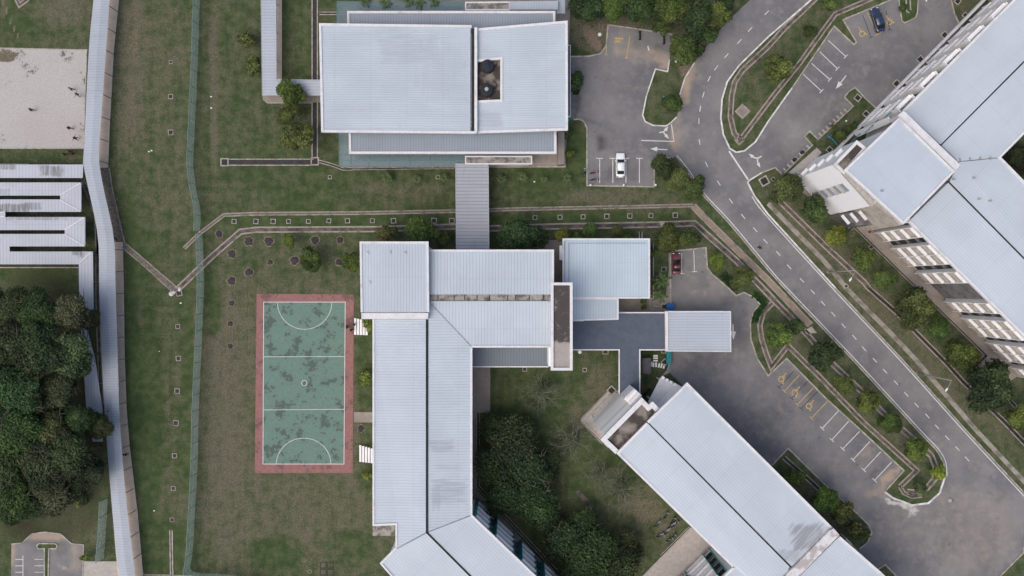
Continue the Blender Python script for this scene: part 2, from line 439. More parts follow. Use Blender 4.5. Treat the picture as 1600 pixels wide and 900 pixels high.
# ------------------------------------------------------------------ ground
def blob_eval(px, py, blobs, base):
    """px,py arrays; blobs (x, y, rx, ry, value[, deg]) painted in order"""
    out = np.full(px.shape, base, float)
    for b in blobs:
        x, y, rx, ry, v = b[:5]; a = R(b[5]) if len(b) > 5 else 0
        dx, dy = px - x, py - y
        u = dx * math.cos(a) + dy * math.sin(a); w = -dx * math.sin(a) + dy * math.cos(a)
        d = np.sqrt((u / rx) ** 2 + (w / ry) ** 2)
        t = np.clip(1.35 - d, 0, 0.7) / 0.7
        t = t * t * (3 - 2 * t)
        out = out * (1 - t) + v * t
    return out
DRY = [(260, 450, 60, 420, .42), (205, 110, 28, 130, .85), (265, 120, 40, 130, .55), (350, 120, 60, 130, .45), (334, 130, 8, 150, .85),
       (60, 40, 70, 40, .40), (100, 15, 50, 22, .75), (30, 40, 22, 14, .1), (270, 300, 60, 60, .55), (220, 400, 25, 80, .25),
       (445, 660, 150, 260, .68), (350, 620, 30, 240, .85), (330, 470, 16, 60, .3), (450, 800, 150, 70, .72), (430, 865, 45, 28, .22), (545, 860, 40, 30, .35),
       (575, 600, 16, 180, .28), (206, 600, 10, 320, .0), (290, 650, 14, 260, .28), (260, 560, 22, 90, .5), (268, 780, 24, 50, .62), (235, 650, 20, 160, .1), (240, 860, 50, 60, .15),
       (450, 400, 120, 40, .45), (540, 300, 190, 34, .30), (600, 296, 50, 12, .55), (660, 300, 40, 16, .6), (430, 270, 60, 40, .25), (560, 345, 240, 10, .0), (930, 342, 150, 10, .0),
       (940, 308, 110, 12, .75), (830, 300, 60, 15, .3), (1020, 320, 50, 14, .6), (850, 275, 40, 20, .1), (900, 240, 18, 40, .05), (905, 130, 20, 60, .15),
       (470, 70, 30, 60, .35), (395, 60, 30, 90, .4), (440, 220, 40, 40, .35), (920, 50, 30, 30, .8),
       (900, 620, 120, 60, .30), (935, 600, 22, 34, .75, 20), (905, 650, 26, 18, .7), (830, 660, 60, 40, .15), (950, 720, 60, 60, .25), (1010, 810, 50, 50, .6), (1020, 560, 20, 20, .1),
       (1390, 500, 260, 26, .75, 47), (1560, 720, 60, 30, .4, 45), (1190, 95, 60, 16, .5, -45), (1030, 150, 20, 40, .5), (1110, 370, 30, 8, .35, 47),
       (1350, 190, 40, 24, .5, -45), (1510, 20, 40, 30, .5), (1230, 510, 30, 30, .6), (1380, 660, 90, 26, .55, 47), (1300, 800, 60, 16, .6, 45), (60, 820, 120, 40, .5), (60, 430, 60, 14, .1), (1580, 890, 40, 20, .35)]
BARE = [(8, 10, 3, 18, .75, -22), (22, 45, 3, 26, .75, -28), (210, 65, 10, 28, .55), (925, 60, 10, 28, .85, -35), (965, 40, 40, 16, .6), (900, 15, 10, 30, .6), (1040, 60, 70, 26, .5),
        (1355, 415, 120, 18, .32, 43), (1500, 545, 60, 20, .4, 43), (940, 600, 12, 24, .4, 20), (1010, 800, 26, 26, .5), (1040, 830, 20, 16, .5), (1075, 100, 14, 26, .7, 25), (700, 820, 20, 10, 0),
        (420, 378, 8, 8, .0), (155, 860, 20, 30, .4), (100, 860, 60, 40, .3), (945, 308, 26, 9, .38), (270, 455, 10, 8, .6)]
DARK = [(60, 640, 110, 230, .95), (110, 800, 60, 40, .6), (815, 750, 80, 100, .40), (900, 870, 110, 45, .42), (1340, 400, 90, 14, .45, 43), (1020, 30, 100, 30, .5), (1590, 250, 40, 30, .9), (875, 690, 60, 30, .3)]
def ground():
    def axis(lim, n):
        mid = np.linspace(-lim, lim, n)
        out = np.array([lim + 8, lim + 25, lim + 80, 400, 1000, 3000.0])
        return np.concatenate([-out[::-1], mid, out])
    xs = axis(112, 320); ys = axis(68, 196)
    X, Y = np.meshgrid(xs, ys)
    px = X * S + 800; py = 450 - Y * S
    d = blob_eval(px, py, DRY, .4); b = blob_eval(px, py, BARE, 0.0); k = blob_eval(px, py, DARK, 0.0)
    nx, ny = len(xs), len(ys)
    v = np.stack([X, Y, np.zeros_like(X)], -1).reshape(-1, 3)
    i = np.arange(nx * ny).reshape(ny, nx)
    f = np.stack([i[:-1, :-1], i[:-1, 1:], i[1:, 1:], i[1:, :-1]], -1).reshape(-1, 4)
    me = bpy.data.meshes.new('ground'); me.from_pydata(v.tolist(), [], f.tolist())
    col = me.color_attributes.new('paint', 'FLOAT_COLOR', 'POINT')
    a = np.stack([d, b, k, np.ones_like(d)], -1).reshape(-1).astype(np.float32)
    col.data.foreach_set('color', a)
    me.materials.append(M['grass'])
    o = bpy.data.objects.new('ground', me); C.objects.link(o); o['kind'] = 'structure'
ground()

def sheet(name, pts, z, mat, step=1.2, paint=None, parent=None):
    bm = bmesh.new()
    vs = [bm.verts.new(W(p[0], p[1]) + Vector((0, 0, z))) for p in pts]
    f = bm.faces.new(vs)
    f.normal_update()
    if f.normal.z < 0: f.normal_flip()
    bmesh.ops.triangulate(bm, faces=[f])
    if paint is not None:
        for ax in (0, 1):
            cs = [v.co[ax] for v in bm.verts]; a, b = min(cs), max(cs)
            k = a + step
            no = Vector((1, 0, 0)) if ax == 0 else Vector((0, 1, 0))
            while k < b:
                bmesh.ops.bisect_plane(bm, geom=bm.verts[:] + bm.edges[:] + bm.faces[:], dist=1e-5, plane_co=no * k, plane_no=no)
                k += step
    me = bpy.data.meshes.new(name); bm.to_mesh(me); bm.free()
    if paint is not None:
        co = np.zeros(len(me.vertices) * 3); me.vertices.foreach_get('co', co); co = co.reshape(-1, 3)
        px = co[:, 0] * S + 800; py = 450 - co[:, 1] * S
        ch = [blob_eval(px, py, paint[i], 0.0) for i in range(3)] + [np.ones(len(px))]
        col = me.color_attributes.new('paint', 'FLOAT_COLOR', 'POINT')
        col.data.foreach_set('color', np.stack(ch, -1).reshape(-1).astype(np.float32))
    me.materials.append(mat)
    o = bpy.data.objects.new(name, me); C.objects.link(o)
    if parent is None: o['kind'] = 'structure'
    else: o.parent = parent
    return o

def smooth_pts(pts, n=4):
    out = []
    for i in range(len(pts) - 1):
        p0 = pts[max(i - 1, 0)]; p1 = pts[i]; p2 = pts[i + 1]; p3 = pts[min(i + 2, len(pts) - 1)]
        for k in range(n):
            t = k / n
            out.append(tuple(0.5 * ((2 * p1[j]) + (-p0[j] + p2[j]) * t + (2 * p0[j] - 5 * p1[j] + 4 * p2[j] - p3[j]) * t * t +
                       (-p0[j] + 3 * p1[j] - 3 * p2[j] + p3[j]) * t ** 3) for j in (0, 1)))
    out.append(tuple(pts[-1][:2]))
    return out

ROAD_L = [(1225, -60), (1172, 0), (1140, 30), (1112, 62), (1085, 98), (1070, 122), (1062, 148), (1063, 166), (1057, 183), (1048, 192)]
ROAD_L2 = [(1055, 245), (1075, 270), (1098, 305), (1140, 350), (1200, 422), (1225, 450), (1330, 560), (1436, 675), (1462, 702), (1474, 722), (1476, 745)]
ROAD_R = [(1690, 868), (1600, 770), (1512, 675), (1410, 562), (1305, 450), (1200, 335), (1178, 305), (1168, 285)]
ROAD_R2 = [(1140, 232), (1130, 210), (1126, 185), (1128, 155), (1136, 128), (1155, 102), (1200, 58), (1267, 0), (1320, -60)]
DK = [(1150, 95, 14, 60, .35, 35), (1105, 180, 10, 60, .28), (940, 225, 12, 16, .8), (955, 235, 16, 6, .5), (900, 170, 10, 40, .6), (925, 190, 22, 6, .5, 20), (915, 110, 24, 8, .4), (1030, 75, 14, 8, .7), (990, 268, 60, 18, .35),
      (1240, 175, 16, 70, .35, 45), (1225, 260, 30, 12, .3), (1062, 430, 12, 40, .4), (1160, 520, 14, 60, .5), (1140, 470, 20, 10, .5), (1100, 640, 40, 14, .35, 45),
      (1250, 600, 46, 14, .5, 45), (1290, 620, 60, 8, .35, 45), (1370, 735, 24, 9, .6, -45), (1200, 700, 30, 16, .45), (1250, 440, 120, 10, .25, 47), (1420, 620, 150, 7, .25, 47), (1565, 790, 60, 5, .6, 50), (1530, 870, 16, 50, .4, 10), (1560, 760, 30, 6, .4, 48),
      (1350, 60, 34, 16, .3), (1545, 865, 4, 60, .6, 12), (1553, 868, 3, 60, .5, 12), (1500, 800, 60, 3, .5, 22), (1440, 830, 50, 3, .45, -20), (1210, 640, 90, 3, .5, 46), (1225, 628, 90, 3, .45, 46), (1150, 600, 60, 4, .4, 55), (968, 275, 8, 14, .55), (948, 272, 6, 10, .6), (989, 270, 6, 10, .5), (1575, 820, 12, 40, .35)]
SD = [(1000, 86, 46, 13, .95, 8), (1038, 98, 10, 12, .95), (1068, 150, 8, 60, .95, 18), (1058, 215, 12, 26, .8), (1075, 140, 7, 55, .85, 20), (1062, 200, 12, 34, .55), (1010, 85, 40, 16, .6), (975, 60, 26, 18, .45), (1035, 100, 12, 8, .7), (1390, 745, 30, 10, .8, -45), (1375, 770, 34, 10, .65), (1320, 785, 40, 10, .6, 38), (1350, 712, 14, 26, .55, 45), (1290, 130, 110, 60, .24, -40),
      (1235, 60, 10, 30, .1), (1510, 830, 100, 80, .5), (1420, 830, 70, 50, .46), (1100, 440, 50, 50, .42), (1190, 640, 110, 45, .36, 45), (1150, 560, 60, 40, .36), (1300, 740, 60, 40, .34, 45), (960, 150, 60, 60, .25), (1110, 200, 30, 120, .22), (1310, 165, 20, 34, .35, 45), (1265, 215, 8, 40, .3, 45), (1070, 240, 9, 30, .4)]
WH = [(1405, 788, 30, 6, .75, 12), (1440, 795, 22, 6, .8, -8), (1375, 778, 14, 5, .5, 30), (1330, 90, 26, 8, .38, -45), (1500, 860, 30, 30, .3), (1475, 810, 40, 8, .33, 20), (1560, 810, 8, 10, .5), (1150, 455, 24, 10, .4), (1100, 402, 9, 9, .55), (1040, 575, 10, 12, .5), (1175, 620, 60, 6, .36, 50), (1165, 560, 30, 12, .35), (1520, 840, 90, 60, .30), (1550, 870, 40, 10, .35, 10), (1440, 815, 50, 4, .42, 15), (1490, 850, 60, 4, .4, 40), (1430, 870, 50, 4, .4, -30), (1370, 830, 30, 5, .42, 30), (1255, 640, 50, 4, .4, 45), (1120, 600, 40, 5, .38, 40), (1095, 455, 26, 16, .36), (1240, 178, 40, 5, .42, -45), (1250, 440, 6, 5, .6)]
PAINT = (DK, SD, WH)
road = sheet('road', ROAD_L + [(1053, 222)] + ROAD_L2 + [(1490, 740), (1530, 778), (1600, 855), (1690, 945)] + ROAD_R + ROAD_R2, 0.02, M['asphalt'], 1.5, PAINT)
LOT_B = [(1048, 192), (1040, 197), (1020, 196), (1008, 190), (1004, 180), (1010, 150), (1024, 108), (1043, 112), (1046, 93), (1051, 54), (1000, 46), (950, 39), (947, 72), (938, 84), (920, 88), (876, 89),
         (876, 187), (900, 186), (912, 190), (917, 200), (917, 290), (1022, 292), (1022, 252), (1027, 247), (1055, 245), (1053, 222)]
lot_b = sheet('parking_lot', LOT_B, 0.02, M['asphalt'], 1.5, PAINT)
LOT_D = [(1140, 232), (1150, 238), (1163, 236), (1180, 222), (1200, 190), (1237, 138), (1303, 41), (1334, 70), (1338, 66), (1317, 31), (1392, 0), (1430, -18), (1480, -60), (1484, -20), (1486, 0), (1491, 22), (1501, 43), (1490, 70), (1395, 178),
         (1372, 172), (1350, 152), (1336, 137), (1326, 143), (1319, 152), (1333, 166), (1278, 218), (1265, 205), (1257, 213), (1269, 227), (1223, 273), (1211, 262), (1190, 270), (1172, 281), (1168, 285)]
lot_d = sheet('parking_lot', LOT_D, 0.02, M['asphalt'], 1.5, PAINT)
LOT_C = [(1044, 393), (1103, 387), (1105, 418), (1112, 428), (1140, 452), (1150, 462), (1162, 457), (1175, 463), (1188, 476), (1177, 487), (1172, 505), (1173, 530), (1183, 560), (1200, 587), (1229, 560), (1290, 622), (1350, 677), (1412, 735), (1382, 768),
         (1395, 778), (1425, 789), (1450, 786), (1468, 770), (1476, 745), (1490, 740), (1530, 778), (1600, 855), (1600, 862), (1562, 900), (1520, 945), (1440, 960), (1405, 905), (1383, 882), (1366, 893), (1330, 870),
         (1343, 857), (1355, 848), (1362, 832), (1357, 820), (1340, 803), (1300, 768), (1231, 700), (1206, 727), (1190, 720), (1046, 582), (1030, 592), (1042, 580), (1047, 565), (1047, 480)]
lot_c = sheet('parking_lot', LOT_C, 0.02, M['asphalt'], 1.5, PAINT)
LOT_W = [(18, 850), (35, 848), (50, 834), (70, 831), (95, 834), (112, 849), (131, 851), (129, 940), (17, 940)]
lot_w = sheet('parking_lot', LOT_W, 0.02, M['asphalt'], 1.5, ([(55, 845, 26, 10, .5), (95, 860, 14, 16, .45), (40, 880, 20, 26, .3)], [(80, 860, 70, 50, .34), (22, 870, 6, 30, .8), (75, 838, 40, 8, .7), (120, 870, 10, 30, .6)], [(35, 880, 12, 16, .35), (100, 885, 16, 18, .4)]))

def strip_obj(name, polys, w, z0, z1, mat, off=0.0, parent=None, smooth=False):
    mb = MB()
    for p in polys:
        q = smooth_pts(p) if smooth else p
        mb.ribbon([W(a[0], a[1]) for a in q], w, z0, z1, off=off)
    return struct(name, mb, mat, parent)
# kerbs
strip_obj('kerb', [ROAD_L[4:7], ROAD_L[8:], LOT_B[0:9]], 0.22, 0.0, 0.14, M['kerb_white'])
strip_obj('kerb', [LOT_B[9:16], [(896, 187), (905, 186), (912, 190), (917, 200), (917, 290), (1022, 292), (1022, 252), (1027, 247), (1052, 246)]], 0.26, 0.0, 0.14, M['kerb'])
strip_obj('kerb', [ROAD_R2[:-1] + [(1320, -60)], LOT_D[:6]], 0.28, 0.0, 0.14, M['kerb_white'])
strip_obj('kerb', [LOT_D[5:12], LOT_D[14:17], LOT_D[19:32]], 0.24, 0.0, 0.14, M['kerb'])
strip_obj('kerb', [LOT_D[31:] + [(1168, 285)], ROAD_R[-4:]], 0.28, 0.0, 0.14, M['kerb_white'])
strip_obj('kerb', [[(p[0], p[1]) for p in ROAD_R[:5]], ROAD_L2[1:]], 0.22, 0.0, 0.12, M['kerb'])
strip_obj('kerb', [LOT_C[0:19]], 0.26, 0.0, 0.14, M['kerb'])
strip_obj('kerb', [LOT_C[18:24]], 0.34, 0.0, 0.14, M['kerb_white'])
strip_obj('kerb', [LOT_C[26:29], [(1405, 905), (1383, 882), (1366, 893)], [(1343, 857), (1355, 848), (1362, 832), (1357, 820), (1340, 803), (1300, 768), (1231, 700), (1206, 727)], [(1047, 395), (1048, 480)], [(1030, 592), (1042, 580), (1047, 565), (1047, 552)]], 0.26, 0.0, 0.14, M['kerb'])
strip_obj('kerb', [LOT_W], 0.18, 0.0, 0.12, M['kerb'])
# small islands inside the lots
for pts in ([(1403, -40), (1404, 0), (1409, 33), (1413, 36), (1430, 28), (1433, 20), (1436, -30)], [(58, 852), (62, 849), (86, 849), (90, 852), (88, 857), (77, 857), (75, 935), (70, 935), (70, 857), (60, 857)]):
    mb = MB(); mb.prism([W2(*p) for p in pts], 0.0, 0.10); struct('grass_island', mb, M['grass'])
    mb = MB(); mb.ribbon([W(*p) for p in pts], 0.22, 0.0, 0.15, closed=True); struct('kerb', mb, M['kerb'])

# paint on the road
ZP = 0.0
edge = MB()
for pl in (ROAD_L2[:], ROAD_R[:-1]):
    q = smooth_pts(pl, 4)
    edge.ribbon([W(*p) for p in q], 0.16, 0.020, 0.026, off=0.42 if pl is not ROAD_R[:-1] and pl[0][0] < 1100 else 0.42)
edge.ribbon([W(1139, 236), W(1169, 281)], 0.30, 0.020, 0.026)
edge.ribbon([W(1002, 219.5), W(1053, 221), W(1049, 194)], 0.16, 0.020, 0.027)
struct('edge_line', edge, M['road_paint'], road)
dash = MB()
seq = [(1198, 20), (1172, 46), (1155, 65), (1135, 87), (1119, 106), (1108, 123), (1099, 148), (1094, 170), (1092, 189), (1093, 222), (1104, 257), (1123, 286), (1142, 314), (1161, 338), (1180, 359), (1196, 377), (1216, 396), (1233, 417), (1253, 438), (1270, 456), (1286, 474), (1302, 491), (1318, 509), (1335, 527), (1350, 545), (1367, 563), (1383, 580), (1400, 598), (1416, 616), (1432, 633), (1449, 650), (1464, 667), (1480, 684), (1496, 701), (1511, 717)]
for i, p in enumerate(seq):
    a = seq[max(i - 1, 0)]; b = seq[min(i + 1, len(seq) - 1)]
    d = Vector((b[0] - a[0], b[1] - a[1])).normalized() * 4.6
    dash.ribbon([W(p[0] - d.x, p[1] - d.y), W(p[0] + d.x, p[1] + d.y)], 0.15, 0.020, 0.026)
struct('dashed_centre_line', dash, M['road_paint'], road)

def T_lines(lines, cap, w, mat, parent, lname):
    mb = MB()
    for a, b in lines:
        va, vb = W(*a), W(*b)
        d = (vb - va).normalized(); n = Vector((-d.y, d.x, 0))
        mb.ribbon([va, vb], w, 0.020, 0.026)
        if cap: mb.ribbon([vb + d * w * .5 - n * cap, vb + d * w * .5 + n * cap], w, 0.020, 0.0275)
    struct(lname, mb, mat, parent)
T_lines([((937, 286), (937, 248)), ((957.5, 286), (957.5, 248)), ((978, 286), (978, 248)), ((999, 286), (999, 248))], 0.62, 0.14, M['road_paint'], lot_b, 'bay_line')
T_lines([((1065, 396), (1065, 427)), ((1084, 390), (1085, 424))], 0.5, 0.12, M['road_paint'], lot_c, 'bay_line')
T_lines([((1310, 642), (1285, 669)), ((1326, 658), (1300, 687)), ((1343, 674), (1317, 701)), ((1359, 690), (1333, 718)), ((1376, 706), (1350, 734)), ((1393, 722), (1367, 750))], 0.55, 0.15, M['road_paint'], lot_c, 'bay_line')
T_lines([((1249, 586), (1226, 611)), ((1271, 606), (1246, 632)), ((1294, 626), (1268, 653))], 0.5, 0.15, M['yellow_paint'], lot_c, 'yellow_bay_line')
T_lines([((1240, 580), (1217, 605)), ((1262, 596), (1237, 622)), ((1277, 612), (1252, 638))], 0.5, 0.13, M['black_paint'], lot_c, 'blacked_out_bay_line')
T_lines([((1294, 63), (1321, 88)), ((1281, 81), (1308, 107)), ((1268, 99), (1296, 124)), ((1255, 116), (1283, 142))], 0.5, 0.14, M['road_paint'], lot_d, 'bay_line')
T_lines([((1355, 19), (1371, 53))], 0.55, 0.15, M['yellow_paint'], lot_d, 'yellow_bay_line')
T_lines([((1348, 24), (1361, 58)), ((1384, 16), (1390, 46))], 0.4, 0.12, M['black_paint'], lot_d, 'blacked_out_bay_line')
T_lines([((949, 41), (947, 85)), ((984, 57), (979, 90))], 0.3, 0.14, M['yellow_paint'], lot_b, 'yellow_bay_line')
T_lines([((1012, 72), (1014, 79))], 0, 0.2, M['road_paint'], lot_b, 'bay_line')
mb = MB()
for i in range(6):
    mb.ribbon([W(36 - 12, 874 + i * 10), W(36, 874 + i * 10)], 0.12, 0.02, 0.026); mb.ribbon([W(54, 874 + i * 10), W(68, 874 + i * 10)], 0.1, 0.02, 0.026)
mb.ribbon([W(36, 868), W(36, 935)], 0.12, 0.02, 0.027)
struct('bay_line', mb, M['road_paint'], lot_w)

def arrow(mb, tail, tip, w=0.16, head=0.75):
    a, b = W(*tail), W(*tip); d = (b - a).normalized(); n = Vector((-d.y, d.x, 0))
    mb.ribbon([a, b - d * head], w, 0.020, 0.0262)
    mb.prism([((b).x, (b).y), ((b - d * head * 1.3 + n * head * .45).x, (b - d * head * 1.3 + n * head * .45).y), ((b - d * head * 1.3 - n * head * .45).x, (b - d * head * 1.3 - n * head * .45).y)], 0.020, 0.0275)
def curved_arrow(mb, pts, head=0.75):
    q = smooth_pts(pts, 4)
    mb.ribbon([W(*p) for p in q[:-1]], 0.22, 0.020, 0.0262)
    arrow(mb, q[-2], pts[-1], 0.2, head)
mb = MB(); arrow(mb, (1043, 234), (1016, 232.5), 0.2, 1.0); curved_arrow(mb, [(1030, 207), (1036, 206), (1040, 203), (1044, 197)]); curved_arrow(mb, [(1036, 206), (1040, 211), (1045, 217)])
struct('painted_arrow', mb, M['road_paint'], lot_b)
mb = MB(); arrow(mb, (1322, 118), (1306, 139), 0.18, 1.1); curved_arrow(mb, [(1190, 244), (1184, 247), (1178, 246), (1170, 240)]); curved_arrow(mb, [(1184, 247), (1184, 254), (1188, 262)])
struct('painted_arrow', mb, M['road_paint'], lot_d)
mb = MB(); arrow(mb, (1145, 506), (1146, 531), 0.24, 1.2); struct('painted_arrow', mb, M['road_paint'], lot_c)
def wheelchair(mb, cx, cy, rot, s=1.0):
    """the seated-figure parking symbol, about 1.6 m"""
    c = W(cx, cy); Rm = Matrix.Rotation(R(rot), 3, 'Z')
    def T(x, y): return c + Rm @ Vector((x * s, y * s, 0))
    arc = [T(0.42 * math.cos(R(a)), -0.2 + 0.42 * math.sin(R(a))) for a in range(100, 385, 15)]
    mb.ribbon(arc, 0.15 * s, 0.020, 0.026)
    mb.ribbon([T(-0.08, 0.72), T(-0.04, 0.12), T(0.40, 0.10), T(0.62, -0.55), T(0.82, -0.50)], 0.17 * s, 0.020, 0.0268)
    mb.ribbon([T(-0.05, 0.42), T(0.32, 0.40)], 0.12 * s, 0.020, 0.0275)
    mb.lathe(T(-0.10, 0.92), [(0.14 * s, 0.02), (0.14 * s, 0.0275)], 12)
mb = MB()
for p in ((1222, 591), (1243, 612), (1265, 633)): wheelchair(mb, *p, -45, 1.15)
struct('wheelchair_symbol', mb, M['yellow_paint'], lot_c)
mb = MB(); wheelchair(mb, 1346, 51, 20, 1.15); wheelchair(mb, 1389, 33, 20, 1.1)
struct('wheelchair_symbol', mb, M['yellow_paint'], lot_d)
mb = MB()
for dy, l in ((60, 14), (64.5, 9)): mb.ribbon([W(960, dy), W(960 + l, dy + .6)], 0.28, 0.020, 0.026)
for x in (963, 967, 971): mb.ribbon([W(x, 58), W(x, 66)], 0.14, 0.020, 0.027)
struct('worn_yellow_marking', mb, M['yellow_paint'], lot_b)

# ------------------------------------------------------------------ sports court
court = MB(); court.prism([W2(401, 459), W2(553, 460), W2(551, 739), W2(398, 739)], 0.0, 0.03)
def court_mat(name, a, b, dark, thr):
    m = NT(name); n1 = m.noise(0.38, 6, 0.62); n2 = m.noise(1.7, 6, 0.6); n3 = m.noise(8, 3)
    c = m.mix(m.ramp(n2, 0.3, 0.7), a, b)
    k = m.math('ADD', m.math('MULTIPLY', n1, 0.65), m.math('MULTIPLY', n2, 0.35))
    c = m.mix(m.ramp(k, thr, thr + 0.035, 0, 0.75), c, dark)
    ed = m.ramp(m.math('ABSOLUTE', m.math('SUBTRACT', k, thr + 0.012)), 0.0, 0.010, 0.5, 0)
    c = m.mix(ed, c, (0.20, 0.19, 0.17))
    c = m.mix(m.math('MULTIPLY', n3, 0.15), c, tuple(x * .5 for x in a))
    return m.out(c, 0.85)
M['court_red'] = court_mat('court_red', (0.245, 0.115, 0.108), (0.31, 0.155, 0.142), (0.13, 0.075, 0.068), 0.525)
M['court_green'] = court_mat('court_green', (0.118, 0.200, 0.165), (0.150, 0.235, 0.195), (0.062, 0.078, 0.073), 0.522)
cr = struct('sports_court', court, M['court_red'])
mb = MB(); mb.prism([W2(412, 472), W2(539.5, 472), W2(537.5, 725), W2(411, 725)], 0.0, 0.034); struct('green_playing_area', mb, M['court_green'], cr)
mb = MB()
mb.ribbon([W(412, 472), W(539.5, 472), W(537.5, 725), W(411, 725)], 0.12, 0.03, 0.040, closed=True)
mb.ribbon([W(412, 557.5), W(538.7, 557)], 0.095, 0.03, 0.0385); mb.ribbon([W(412, 640.5), W(538.5, 639.5)], 0.095, 0.03, 0.0385)
mb.ribbon([W(476 + 42.5 * math.cos(R(a)), 472 + 42.5 * math.sin(R(a))) for a in range(0, 181, 6)], 0.095, 0.03, 0.0388)
mb.ribbon([W(474.5 + 42.5 * math.cos(R(a)), 725 - 40.5 * math.sin(R(a))) for a in range(0, 181, 6)], 0.095, 0.03, 0.0388)
mb.ribbon([W(475.5 + 4.2 * math.cos(R(a)), 598.5 + 4.2 * math.sin(R(a))) for a in range(0, 360, 18)], 0.095, 0.03, 0.0388, closed=True)
struct('court_line', mb, M['road_paint'], cr)

# sand pit
def sand_mat():
    m = NT('sand'); n1 = m.noise(0.5, 7, 0.65); n2 = m.noise(3, 5, 0.6); n3 = m.noise(0.12, 4)
    P = paint_attr(m)
    c = m.mix(m.ramp(n2, 0.3, 0.7), (0.375, 0.355, 0.34), (0.46, 0.44, 0.425))
    c = m.mix(m.math('MULTIPLY', m.ramp(n3, 0.4, 0.7), 0.3), c, (0.36, 0.31, 0.28))
    k = m.math('ADD', m.math('ADD', P[0], m.math('MULTIPLY', m.math('SUBTRACT', n1, 0.5), 1.6)), m.math('MULTIPLY', m.math('SUBTRACT', n2, 0.5), 0.9))
    c = m.mix(m.ramp(k, 0.37, 0.56), c, m.mix(n2, (0.06, 0.075, 0.035), (0.20, 0.16, 0.12)))
    m.bump(n2, 0.03, 0.5)
    return m.out(c, 0.95)
M['sand'] = sand_mat()
sheet('sand_pit', [(-60, 73), (0, 75), (136, 78), (131, 232), (0, 232), (-60, 232)], 0.02, M['sand'], 1.2,
      ([(0, 85, 44, 11, .62), (5, 145, 9, 14, .5), (42, 110, 20, 16, .44), (105, 88, 16, 12, .42), (50, 223, 66, 12, .62), (0, 218, 24, 16, .58), (130, 160, 7, 70, .42), (95, 222, 34, 9, .42), (118, 215, 14, 10, .3), (60, 180, 70, 60, .10)], [], []))
strip_obj('sand_pit_edging', [[(-60, 73), (0, 75), (136, 78), (131, 232), (0, 232)]], 0.16, 0, 0.08, M['kerb'])

# concrete aprons, paths
def slab(name, pts, z, mat, parent=None):
    mb = MB(); mb.prism([W2(*p) for p in pts], 0.0, z); return struct(name, mb, mat, parent)
slab('building_apron', [(1327, 357), (1334, 352), (1426, 442), (1522, 535), (1543, 556), (1528, 571), (1560, 605), (1640, 560), (1500, 400), (1380, 280), (1290, 280), (1240, 290)], 0.05, M['concrete'])
slab('building_apron', [(1219, 281), (1276, 231), (1284, 238), (1240, 290)], 0.046, M['pale_concrete'])
slab('building_apron', [(907, 657), (956, 606), (975, 620), (1000, 640), (950, 700)], 0.045, M['pale_concrete'])
slab('building_apron', [(700, 575), (766, 574), (766, 645), (745, 645), (745, 765), (850, 880), (890, 925), (850, 930), (700, 780)], 0.045, M['concrete'])
slab('building_apron', [(1034, 869), (1078, 824), (1100, 830), (1130, 880), (1000, 980), (985, 920)], 0.045, M['pale_concrete'])
slab('building_apron', [(900, 465), (1040, 465), (1048, 395), (1048, 470), (1049, 488), (880, 490)], 0.041, M['concrete'])
slab('building_apron', [(855, 375), (885, 375), (885, 460), (855, 460)], 0.043, M['concrete'])
slab('building_apron', [(838, 380), (845, 395), (870, 395), (870, 376)], 0.046, M['concrete'])
slab('building_apron', [(536, 10), (893, -60), (884, 262), (536, 262)], 0.04, M['concrete'])
slab('paved_patch', [(553, 644), (582, 644), (582, 660), (553, 660)], 0.05, M['concrete'])
slab('paved_patch', [(899, 768), (905, 766), (928, 790), (920, 795)], 0.04, M['drain_floor'])
slab('paved_patch', [(583, 820), (617, 820), (617, 837), (582, 837)], 0.05, M['mould_light'])
slab('path', [(130, 877), (185, 877), (192, 940), (129, 940)], 0.045, M['pale_concrete'])
slab('path', [(1268, 510), (1276, 520), (1260, 522), (1257, 516)], 0.12, M['pale_concrete'])
PATH = [(187, -60), (186, 0), (178, 80), (171.5, 200), (169, 262)]
slab('path', PATH + [(147, 262), (149, 200), (159, 0), (163, -60)], 0.05, M['path'])
slab('path', [(172, 378), (192, 378), (193.5, 450), (195, 560), (198, 640), (203, 700), (215, 800), (224, 900), (230, 960), (190, 960), (180, 850), (168, 700), (165, 560)], 0.05, M['path'])
slab('pebble_strip', [(150, 262), (170, 262), (176, 300), (187, 345), (194, 376), (172, 378), (155, 320)], 0.046, M['pebble'])

slab('path', [(416, -60), (440.5, -60), (440.5, 124), (440.5, 132), (418, 132)], 0.05, M['path'])
slab('path', [(411, 146), (502, 146), (502, 160), (418, 161), (412, 156)], 0.045, M['concrete'])
strip_obj('kerb', [[(411, 150), (412, 156), (418, 161), (488, 161)]], 0.15, 0, 0.1, M['kerb'])
slab('stone_path', [(193, 379), (277, 450), (275, 458), (268, 455), (230, 418), (190, 386)], 0.045, M['pebble'])
strip_obj('kerb', [[(195, 379), (278, 450)], [(190, 386), (229, 419), (270, 457)], [(171, 262), (176, 296), (187, 345), (195, 379)]], 0.18, 0, 0.09, M['drain_lip'])
sheet_side = [(1200, 318), (1285, 405), (1312, 437), (1322, 450), (1395, 524), (1430, 561), (1525, 672), (1600, 752), (1690, 850)]
strip_obj('gravel_path', [sheet_side], 0.85, 0, 0.03, stained('gravel_path', (0.24, 0.215, 0.185), (0.36, 0.33, 0.29), (0.10, 0.092, 0.065), 0.4, (0.46, 0.6), 0.5, 0.75))

